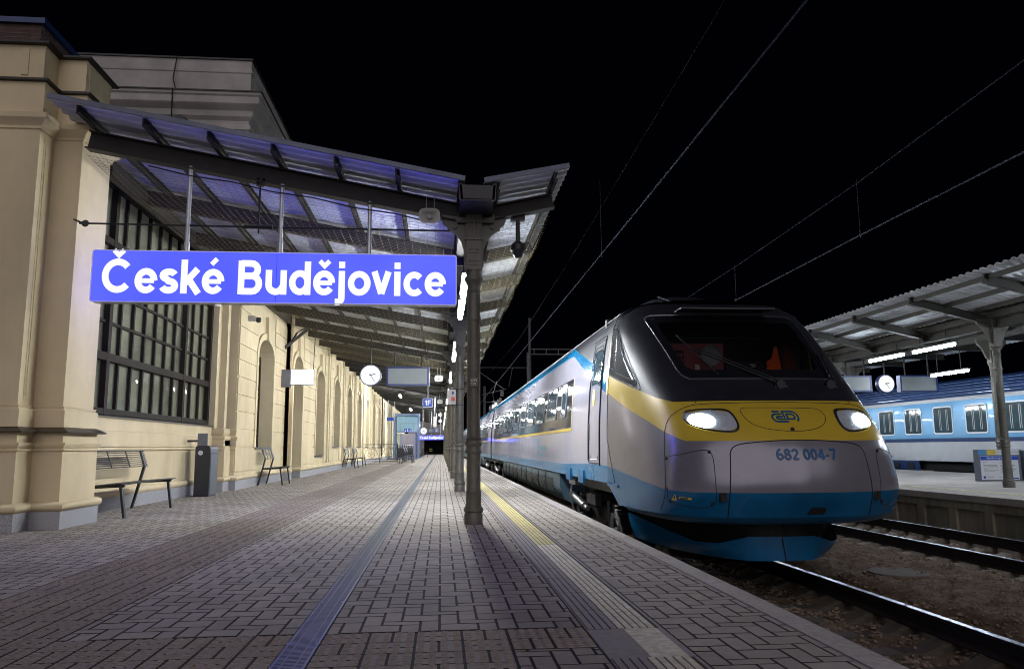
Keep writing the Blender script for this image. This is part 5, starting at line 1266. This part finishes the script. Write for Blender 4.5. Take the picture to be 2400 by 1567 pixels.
def bogie(yc, near=True):
    b = MB(); zc = -.13
    for sg in (-1, 1):
        b.prism([(yc-1.75, .02), (yc-1.55, .12), (yc-.5, .10), (yc-.3, .0), (yc+.3, .0), (yc+.5, .10), (yc+1.55, .12), (yc+1.75, .02), (yc+1.7, -.10), (yc+.6, -.06), (yc+.3, -.22), (yc-.3, -.22), (yc-.6, -.06), (yc-1.7, -.10)], 'x', XC+sg*1.02-.07, XC+sg*1.02+.07)
        for dy in (-1.3, 1.3):
            b.box(XC+sg*1.10-.09, XC+sg*1.10+.09, yc+dy-.17, yc+dy+.17, zc-.13, zc+.14); b.lathe([(-.10, .12), (.10, .12)], XC+sg*1.12, yc+dy, zc, 12, 'x')
            for q in range(4): b.lathe([(-.02, .085), (0, .10), (.02, .085)], XC+sg*1.14, yc+dy-.30, -.02+.05*q, 14)
            b.tube([(XC+sg*1.18, yc+dy+.26, -.28), (XC+sg*1.18, yc+dy+.26, .16)], .035, 8)
        b.box(XC+sg*1.2-.05, XC+sg*1.2+.05, yc-.35, yc+.35, .05, .20); b.lathe([(-.03, .24), (0, .28), (.10, .28), (.16, .20)], XC+sg*.98, yc, .12, 18)
        b.tube([(XC+sg*1.22, yc-1.9, -.38), (XC+sg*1.22, yc-1.75, -.10), (XC+sg*1.18, yc-1.5, -.05)], .022, 6); b.box(XC+sg*1.25-.1, XC+sg*1.25+.1, yc-2.0, yc-1.8, -.44, -.38)
    b.box(XC-1, XC+1, yc-.3, yc+.3, -.1, .1)
    bg_ = b.build('bogie', 't_under', TR)
    for sg in (-1, 1):
        for dy in (-1.3, 1.3):
            m = MB(); m.lathe([(-.07, .44), (-.05, .465), (-.04, .43), (.05, .42), (.06, .36), (.03, .32), (.03, .15), (.08, .13), (.08, .05)], XC+sg*.76, yc+dy, zc, 30, 'x'); m.build('wheel', 't_under', bg_, smooth=40)
    m = MB()
    for sg in (-1, 1):
        m.tube([(XC+sg*1.28, yc+1.55, .115), (XC+sg*1.28, yc+1.05, .065)], .048, 14); m.tube([(XC+sg*1.28, yc+1.05, .065), (XC+sg*1.28, yc+.35, -.005)], .058, 14); m.tube([(XC+sg*1.28, yc+.34, -.005), (XC+sg*1.28, yc+.12, -.03)], .036, 12)
        m.box(*sorted((XC+sg*1.20, XC+sg*1.36)), yc+.75, yc+1.35, .30, .37)
        m.tube([(XC+sg*1.32, yc+1.3, .30), (XC+sg*1.33, yc+1.42, .1), (XC+sg*1.30, yc+1.35, -.1), (XC+sg*1.25, yc+1.2, -.3)], .016, 6)
    m.build('damper', 't_metal', bg_, smooth=40)
    m = MB()
    for sg in (-1, 1):
        for dy in (-1.55, .95):
            m.tube([(XC+sg*1.20, yc+dy, .02), (XC+sg*1.24, yc+dy-.15, .06), (XC+sg*1.24, yc+dy-.35, -.06), (XC+sg*1.22, yc+dy-.45, -.22)], .026, 8)
            for q in range(3): m.lathe([(-.012, .075), (0, .09), (.012, .075)], XC+sg*1.20, yc+dy-.05, -.16-.055*q, 16)
    m.build('spring', 't_under', bg_, smooth=40)
    return bg_
bog = bogie(12.0); dup_part(bog, (0, 19.0, 0)); dup_part(bog, (0, 25.6, 0)); dup_part(bog, (0, 45, 0))
# plough under the nose: blue blade with black recess above
PT = [(0, 8.02, 8.02), (.35, 8.06, 8.08), (.62, 8.22, 8.34), (.80, 8.45, 8.62), (.98, 8.85, 9.0), (1.12, 9.35, 9.4), (1.20, 9.8, 9.8)]
PTA = np.array(PT, dtype=float); PI_ = np.arange(7.)
def plough(zt_, zb_, ins, mt, name, n=6):
    m = MB(); rows = []; us = np.linspace(0, 6, 37); ZT = np.array(zt_, float); ZBt = np.array(zb_, float)
    for k in range(n+1):
        row = []
        for sg in (-1, 1):
            for u_ in (us[::-1] if sg < 0 else us[1:]):
                a_, yt, yb = cr(PI_, PTA, u_); zt = float(np.interp(u_, PI_, ZT)); zb = float(np.interp(u_, PI_, ZBt)); f = k/n; z = zb+(zt-zb)*f
                g_ = (1-f)**1.6; w_ = 1-.07*g_*min(1, u_/2); row.append((XC+sg*max(0, a_*w_-ins*(u_ > 0)), yt+(yb-yt)*g_+ins, z))
        rows.append(row)
    m.grid(rows); return m.build(name, mt, TR, smooth=80)
bt = [-.02, -.02, -.10, -.10, -.02, .06, .10]
plough(bt, [-.265, -.265, -.26, -.255, -.24, -.22, -.20], 0, 't_blue', 'plough')
plough([.26]*7, [b-.02 for b in bt], .03, 't_under', 'plough_recess')
m = MB(); m.tube([(XC+.02, 8.013, -.26), (XC-.01, 8.013, -.03)], .006, 5, False); m.build('plough_gap', 't_line', TR)
# following cars
m = MB(); body(m, 33.75, 59.0, [('t_flankblue', K(.45), K(.625)), ('t_flank', K(.625), K(2.46)), ('t_flankblue', K(2.46), K(2.61))]+roofb)
for yy in (33.75, 59.0): m.use('t_line').add([(XC+sg*wz(z), yy, z) for sg in (-1, 1) for z in (.45, 1.5, 2.5, 2.7, 2.84)], [(0, 1, 2, 3, 4, 9, 8, 7, 6, 5)])
car2 = m.build('car_body', None, TR, smooth=60)
ws2 = windows(36.0, 57, 36.5, 1.80, 1.30, 11, car2)
s2_ = skirt(39.5, 53.5, car2, 8)
for k in (1, 2):
    c = dup_part(car2, (0, 26.0*k, 0))
m = MB(); m.box(XC-1.2, XC+1.2, 33, 33.75, .3, 2.6); m.box(XC-1.2, XC+1.2, 59, 59.75, .3, 2.6); m.box(XC-1.25, XC+1.25, 34, 110, .30, .44); m.build('gangway', 't_line', TR)
# raised pantograph parts on the roof, far down
m = MB(); y = 37
m.tube([(XC-1.0, y, 2.9), (XC-1.0, y+1.5, 3.5), (XC-.9, y, 4.0)], .02, 5); m.tube([(XC-1.1, y, 3.05), (XC+1.1, y, 3.05)], .03, 5)
for k in range(7): m.lathe([(0, .05), (.06, .08), (.07, .04), (.13, .08), (.14, .04), (.2, .07)], XC-.95, y-3+k*1.2, 2.84, 8)
m.box(XC-1, XC+1, y-1, y+2, 2.82, 2.95); m.build('pantograph', 't_metal', TR)
# ================================================================ OPPOSITE PLATFORM CANOPY
OX = 12.06; OY = 15.885
OC = thing('opposite_canopy', (OX, OY, 0), 'corrugated canopy of the opposite platform with slim iron columns and lit tube lamps', 'canopy')
ql = lambda x: 3.80+(OX-.18-x)*.17
qr = lambda x: 3.80+(x-OX-.18)*.13
qf = lambda x: 4.16-(x-14.95)*.06
for a, b, zf in ((9.98, OX-.18, ql), (OX+.18, 14.2, qr), (14.45, 17.6, qf)):
    V, Fq = sheet(a, b, zf, 3.0, 90); parent_to(fast_mesh('roof_sheet', V, Fq, 'sheet'), OC)
m = MB(); m.prism([(OX-.2, 3.80), (OX-.17, 3.62), (OX+.17, 3.62), (OX+.2, 3.80), (OX+.17, 3.80), (OX+.15, 3.65), (OX-.15, 3.65), (OX-.17, 3.80)], 'y', 3, 90)
m.prism([(14.2, 4.05), (14.23, 3.85), (14.42, 3.85), (14.45, 4.05)], 'y', 3, 90); m.build('valley_gutter', 'steel', OC)
def ogirder(y):
    m = MB(); I_beam(m, (10.15, y, ql(10.15)-.09), (OX-.15, y, ql(OX-.15)-.20), .13, .18, .014); I_beam(m, (OX-.15, y, 3.55), (14.3, y, qr(14.2)-.20), .13, .20, .014); I_beam(m, (14.3, y, 3.95), (17.3, y, qf(17.3)-.12), .13, .18, .014); return m
g = ogirder(OY).build('girder', 'steel', OC); k = -4
while OY+k*PITCH/3 < 88:
    if k: dup_part(g, (0, k*PITCH/3, 0))
    k += 1
for x in (10.25, 10.95, 11.6, 12.6, 13.4, 14.0, 14.9, 15.8, 16.7):
    zf = ql if x < 12 else qr if x < 14.2 else qf; m = MB(); z = zf(x); m.box(x-.02, x+.02, 3.1, 90, z-.10, z-.003); m.build('purlin', 'steel', OC)
m = MB(); I_beam(m, (OX, 3, 3.52), (OX, 90, 3.52), .15, .2, .02); I_beam(m, (14.33, 3, 3.72), (14.33, 90, 3.72), .15, .2, .02); m.build('main_beam', 'steel', OC)
def ocol(x, y, far=True):
    m = MB()
    m.lathe([(0, .118), (.12, .118), (.13, .104), (.15, .110), (.17, .10), (.2, .094), (.42, .092), (.43, .096), (.44, .086), (.84, .083), (.86, .10), (.885, .10), (.90, .088), (.93, .088), (.95, .103), (.98, .10), (1.0, .088), (1.02, .098), (1.04, .080),
       (2.50, .075), (2.51, .088), (2.56, .088), (2.57, .076), (2.82, .075), (2.85, .09), (2.88, .078), (2.93, .08), (2.97, .105), (3.0, .11), (3.02, .09)], x, y, 0, 20)
    c = m.build('column', 'castiron', OC, smooth=40)
    m = MB(); m.box(x-.085, x+.085, y-.085, y+.085, 3.02, 3.62)
    for s in (-1, 1): m.prism([(x+s*a, b) for a, b in ((.08, 3.62), (.42, 3.62), (.40, 3.52), (.33, 3.46), (.25, 3.36), (.17, 3.16), (.08, 3.08))], 'y', y-.03, y+.03)
    m.build('capital', 'castiron', c); return c
oc = ocol(OX, OY)
for k in (-1, 1, 2, 3, 4, 5): dup_part(oc, (0, PITCH*k, 0))
oc2 = ocol(14.40, 19.15)
for k in (-1, 1, 2, 3, 4): dup_part(oc2, (0, PITCH*k, 0))
G2 = 'tube lamps of the opposite canopy'
a = lamp(12.0, 17.15, 3.24, 'lit white tube lamp of the opposite canopy, nearest of three in view', G2, 1.65, 'tube2')
dup(a, (12.0, 19.20, 3.24), 'lit white tube lamp of the opposite canopy, directly above the round clock')
dup(a, (14.4, 20.1, 2.92), 'lit white tube lamp of the opposite canopy, just above the coach roof')
for k, (x, y) in enumerate(((12.0, 10.1), (12.0, 12.1), (12.0, 24.2), (12.0, 26.2), (14.4, 13.0), (14.4, 27.2), (12.0, 31.3), (14.4, 34.3))):
    dup(a, (x, y, 3.24 if x < 13 else 2.92), 'lit tube lamp of the opposite canopy, '+('nearest one, outside the right edge', 'second one outside the right edge', 'third row lamp behind the train roof', 'fourth row lamp behind the train roof', 'rear row lamp outside the right edge', 'rear row lamp left of the column', 'fifth lamp hidden behind the train', 'rear row lamp hidden behind the train')[k])
clock(13.69, 23, 2.78, .27, 3.5, 'round lit clock hanging beneath the opposite canopy right of the silver train')
display(14.13, 15.36, 23, 2.52, 3.04, 3.7, 'blank display board hanging right of the clock on the opposite platform')
display(12.28, 13.21, 23, 2.53, 3.03, 3.6, 'blank display board left of the opposite clock, half hidden by the train')
# construction notice board and cabinet
t = thing('notice_board', (13.9, 18.6, 0), 'low notice board with blue header band standing behind the opposite platform column', 'notice board')
m = MB(); m.box(13.35, 14.50, 18.6, 18.75, 0, .78); m.build('cabinet', 'greyplate', t)
m = MB(); m.box(13.42, 14.42, 18.59, 18.6, .04, .63); sh_ = m.build('poster', 'white', t)
m = MB().use('signnavy'); m.box(13.42, 14.42, 18.585, 18.59, .52, .62); m.box(13.46, 13.52, 18.585, 18.59, .07, .13); m.box(14.25, 14.40, 18.585, 18.59, .06, .085); m.build('header', None, sh_)
m = MB(); text(m, 'Operační program Doprava', .042, (13.58, 18.583, .553), (1, 0, 0), (0, 0, 1), (0, -1, 0)); m.build('header_lettering', 'white', sh_)
m = MB()
for k, (x, z, l) in enumerate(((13.47, .475, .06), (13.55, .475, .06), (13.47, .43, .05), (13.48, .39, .36), (13.48, .36, .38), (13.48, .33, .38), (13.48, .30, .10), (13.49, .26, .38), (13.49, .235, .28), (13.92, .475, .05), (13.92, .43, .10), (13.93, .39, .40), (13.93, .36, .36), (13.93, .33, .30), (13.93, .29, .42), (13.93, .25, .36), (13.94, .22, .3), (13.53, .16, .08), (13.56, .10, .18), (13.85, .085, .3))):
    m.box(x, x+l, 18.587, 18.59, z, z+.010)
m.build('small_print', 'screen', sh_)
m = MB(); m.use('c_blue').box(13.37, 13.60, 18.592, 18.6, .65, .77); m.use('yellow').box(13.605, 13.84, 18.592, 18.6, .65, .77); m.use('white').box(13.845, 14.46, 18.592, 18.6, .65, .77); m.use('t_line').box(13.37, 14.46, 18.585, 18.592, .705, .711); m.build('top_strip', None, t)
t = thing('grey_cabinet', (15.2, 18.3, 0), 'plain grey metal cabinet beside the notice board at the right edge', 'cabinet')
m = MB(); m.box(14.56, 16.4, 18.5, 19.0, 0, .76); m.build('body', 'greyplate', t); m = MB(); m.box(14.6, 16.35, 18.49, 18.5, .05, .72); m.build('door', 'greyplate', t)
# ================================================================ BLUE AND WHITE COACHES
BX = 17.6; xcb = BX+1.42
CO = thing('passenger_coach', (xcb, 25, -.55), 'light blue and white passenger coaches with navy roof beyond the opposite platform', 'train')
CW = [(-.12, 1.33), (.30, 1.40), (.33, 1.42), (2.2, 1.40), (2.5, 1.34), (2.8, 1.20), (3.05, .95), (3.2, .6), (3.27, 0)]
def cw(z): return float(np.interp(z, [a for a, _ in CW], [b for _, b in CW]))
def coach_band(m, mt, z0, z1, y0, y1, n=4):
    m.use(mt)
    for sg in (-1, 1): m.grid([[(xcb+sg*cw(z0+(z1-z0)*j/n), y, z0+(z1-z0)*j/n) for j in range(n+1)] for y in (y0, y1)])
def coach(y0, y1, wy):
    m = MB()
    for mt, a, b in (('c_white', .33, 1.00), ('c_navy', 1.00, 1.13), ('c_blue', 1.13, 2.40), ('c_white', 2.40, 2.53), ('c_navy', 2.53, 2.8), ('c_navy', 2.8, 3.27)): coach_band(m, mt, a, b, y0, y1)
    bd = m.build('coach_body', None, CO, smooth=50)
    m = MB()
    for k in range(5): z = 2.62+k*.11; m.tube([(xcb-cw(z)-.005, y0, z), (xcb-cw(z)-.005, y1, z)], .012, 5)
    m.build('roof_rib', 'c_navy', bd)
    for a in wy:
        b = a+1.08; cy, cz = (a+b)/2, 1.755; pl = [(cy+u, cz+v) for u, v in rrect(b-a, .97, .10, 4)]; il = [(cy+u, cz+v) for u, v in rrect(b-a-.09, .88, .07, 4)]
        m = MB(); n = len(pl); X0 = xcb-cw(1.7)-.012
        for i in range(n): j = (i+1) % n; m.quad((X0, *pl[i]), (X0, *pl[j]), (X0, *il[j]), (X0, *il[i])); m.quad((X0, *il[i]), (X0, *il[j]), (X0+.03, *il[j]), (X0+.03, *il[i]))
        w_ = m.build('window', 'white', bd); m = MB(); m.add([(X0+.006, y, z) for y, z in il], [tuple(range(n))]); m.build('pane', 't_pane', w_)
        m = MB()
        for q in (.25, .32, .60, .67): yy = a+(b-a)*q; m.box(X0-.0, X0+.004, yy-.012, yy+.012, 1.40, 2.12)
        m.build('curtain', 'offwhite', w_)
    return bd
coach(14.6, 33.6, [16.95, 18.70, 20.42, 22.12, 23.88, 25.62, 27.38, 29.14, 30.9]); coach(34.2, 60, [36, 38, 40, 42, 44, 46, 48])
m = MB(); coach_band(m, 'c_navy', -.12, .33, 26.75+1.0, 33, 3); coach_band(m, 'c_navy', -.12, .33, 14.6, 26.1-1.3, 3); coach_band(m, 'c_navy', -.12, .33, 36, 58, 3); m.build('skirt', None, CO, smooth=50)
m = MB()
for y in (28.1, 29.05): m.box(BX-.01+.03, BX+.06, y, y+.42, .02, .26)
m.build('skirt_opening', 't_line', CO)
m = MB(); m.box(xcb-1.2, xcb+1.2, 14.6, 60, -.0, .25); m.box(xcb-.9, xcb+.9, 24.9, 27.7, -.5, .1); m.build('underframe', 't_under', CO)
for y in (25.4, 27.2):
    m = MB(); m.lathe([(-.06, .44), (.06, .44), (.07, .2)], xcb-.76, y, -.11, 24, 'x'); m.build('wheel', 't_under', CO)
m = MB(); m.box(BX-.006, BX+.01, 28.4, 29.2, .40, .405); m.box(BX-.006, BX+.01, 28.0, 28.28, .36, .365); m.box(BX-.006, BX+.01, 28.0, 28.28, .47, .475); m.build('body_mark', 't_frame', CO)
# ================================================================ OVERHEAD LINE
def wire(name, pts, r, label):
    t = thing(name, pts[0], label, 'overhead wire', 'overhead line wires'); m = MB(); m.tube(pts, r*1.5, 5); m.build('conductor', 'wire', t); return t
wire('contact_wire', [(3.0, 1.5, 4.60), (3.0, 12, 4.52), (3.03, 25, 4.5), (3.2, 60, 4.5), (3.5, 110, 4.5)], .0075, 'left contact wire above the silver train')
wire('messenger_wire', [(3.3, 2, 6.6), (3.4, 9, 6.25), (3.4, 14.5, 6.05), (3.45, 21.5, 5.9), (3.5, 35, 5.75), (3.5, 60, 6.3)], .004, 'faint thin messenger wire left of the brighter contact wire')
wire('contact_wire', [(7.18, 4, 4.5), (7.2, 12.6, 4.5), (7.3, 18.5, 4.5), (7.6, 60, 4.5), (8, 110, 4.5)], .0085, 'bright right hand contact wire ending above the train roof')
wire('messenger_wire', [(7.3, 5, 5.95), (7.35, 9, 5.72), (7.35, 12.6, 5.53), (7.4, 18.5, 5.4), (7.45, 24.7, 5.35), (7.6, 60, 6.2)], .0055, 'thin right hand messenger wire carrying two droppers')
for x, y, z0, z1, lb in ((7.25, 12.6, 4.5, 5.53, 'vertical dropper wire nearer on the right overhead line'), (7.33, 18.6, 4.5, 5.4, 'vertical dropper wire farther on the right overhead line'), (3.05, 14.4, 4.52, 6.05, 'vertical dropper wire of the left overhead line')):
    t = thing('dropper_wire', (x, y, z0), lb, 'dropper wire', 'overhead line droppers'); m = MB(); m.tube([(x, y, z0), (x, y, z1)], .005, 4); m.tube([(x, y, z0-.01), (x, y, z0+.05)], .012, 5); m.build('conductor', 'wire', t)
t = thing('overhead_mast', (6.87, 60, 0), 'grey overhead line mast with a lattice arm rising behind the train roof', 'mast')
m = MB(); m.tube([(6.85, 60, -.8), (6.85, 60, 10.9)], .15, 12, True, .10); m.tube([(6.78, 60, -.8), (6.78, 60, 8.2)], .17, 10); m.build('pole', 'mast', t)
m = MB()
for z in (8.05, 8.45): m.beam((6.9, 60, z), (14.5, 60, z), .06, .06)
for k in range(8): m.beam((7.2+k*.95, 60, 8.05), (7.2+k*.95, 60, 8.45), .05, .05)
m.build('lattice_arm', 'mast', t)
m = MB(); m.tube([(6.8, 60, 7.0), (3.0, 60, 7.0)], .03, 6); m.tube([(2.2, 60, 7.15), (4.9, 60, 5.3)], .035, 6); m.tube([(5.5, 60, 7.0), (5.2, 60, 5.5)], .02, 6); m.tube([(3.1, 60, 4.9), (5.0, 60, 5.35)], .03, 6); m.box(4.55, 4.8, 59.95, 60.05, 4.8, 5.2); m.build('cantilever', 'mast', t)
t = thing('overhead_mast', (5.9, 110, 0), 'small distant overhead line mast at far left of the train roof', 'mast')
m = MB(); m.tube([(6.1, 110, -.8), (6.1, 110, 9.4)], .2, 8); m.build('pole', 'mast', t); m = MB(); m.beam((6.1, 110, 7.2), (9, 110, 7.2), .1, .1); m.build('lattice_arm', 'mast', t)
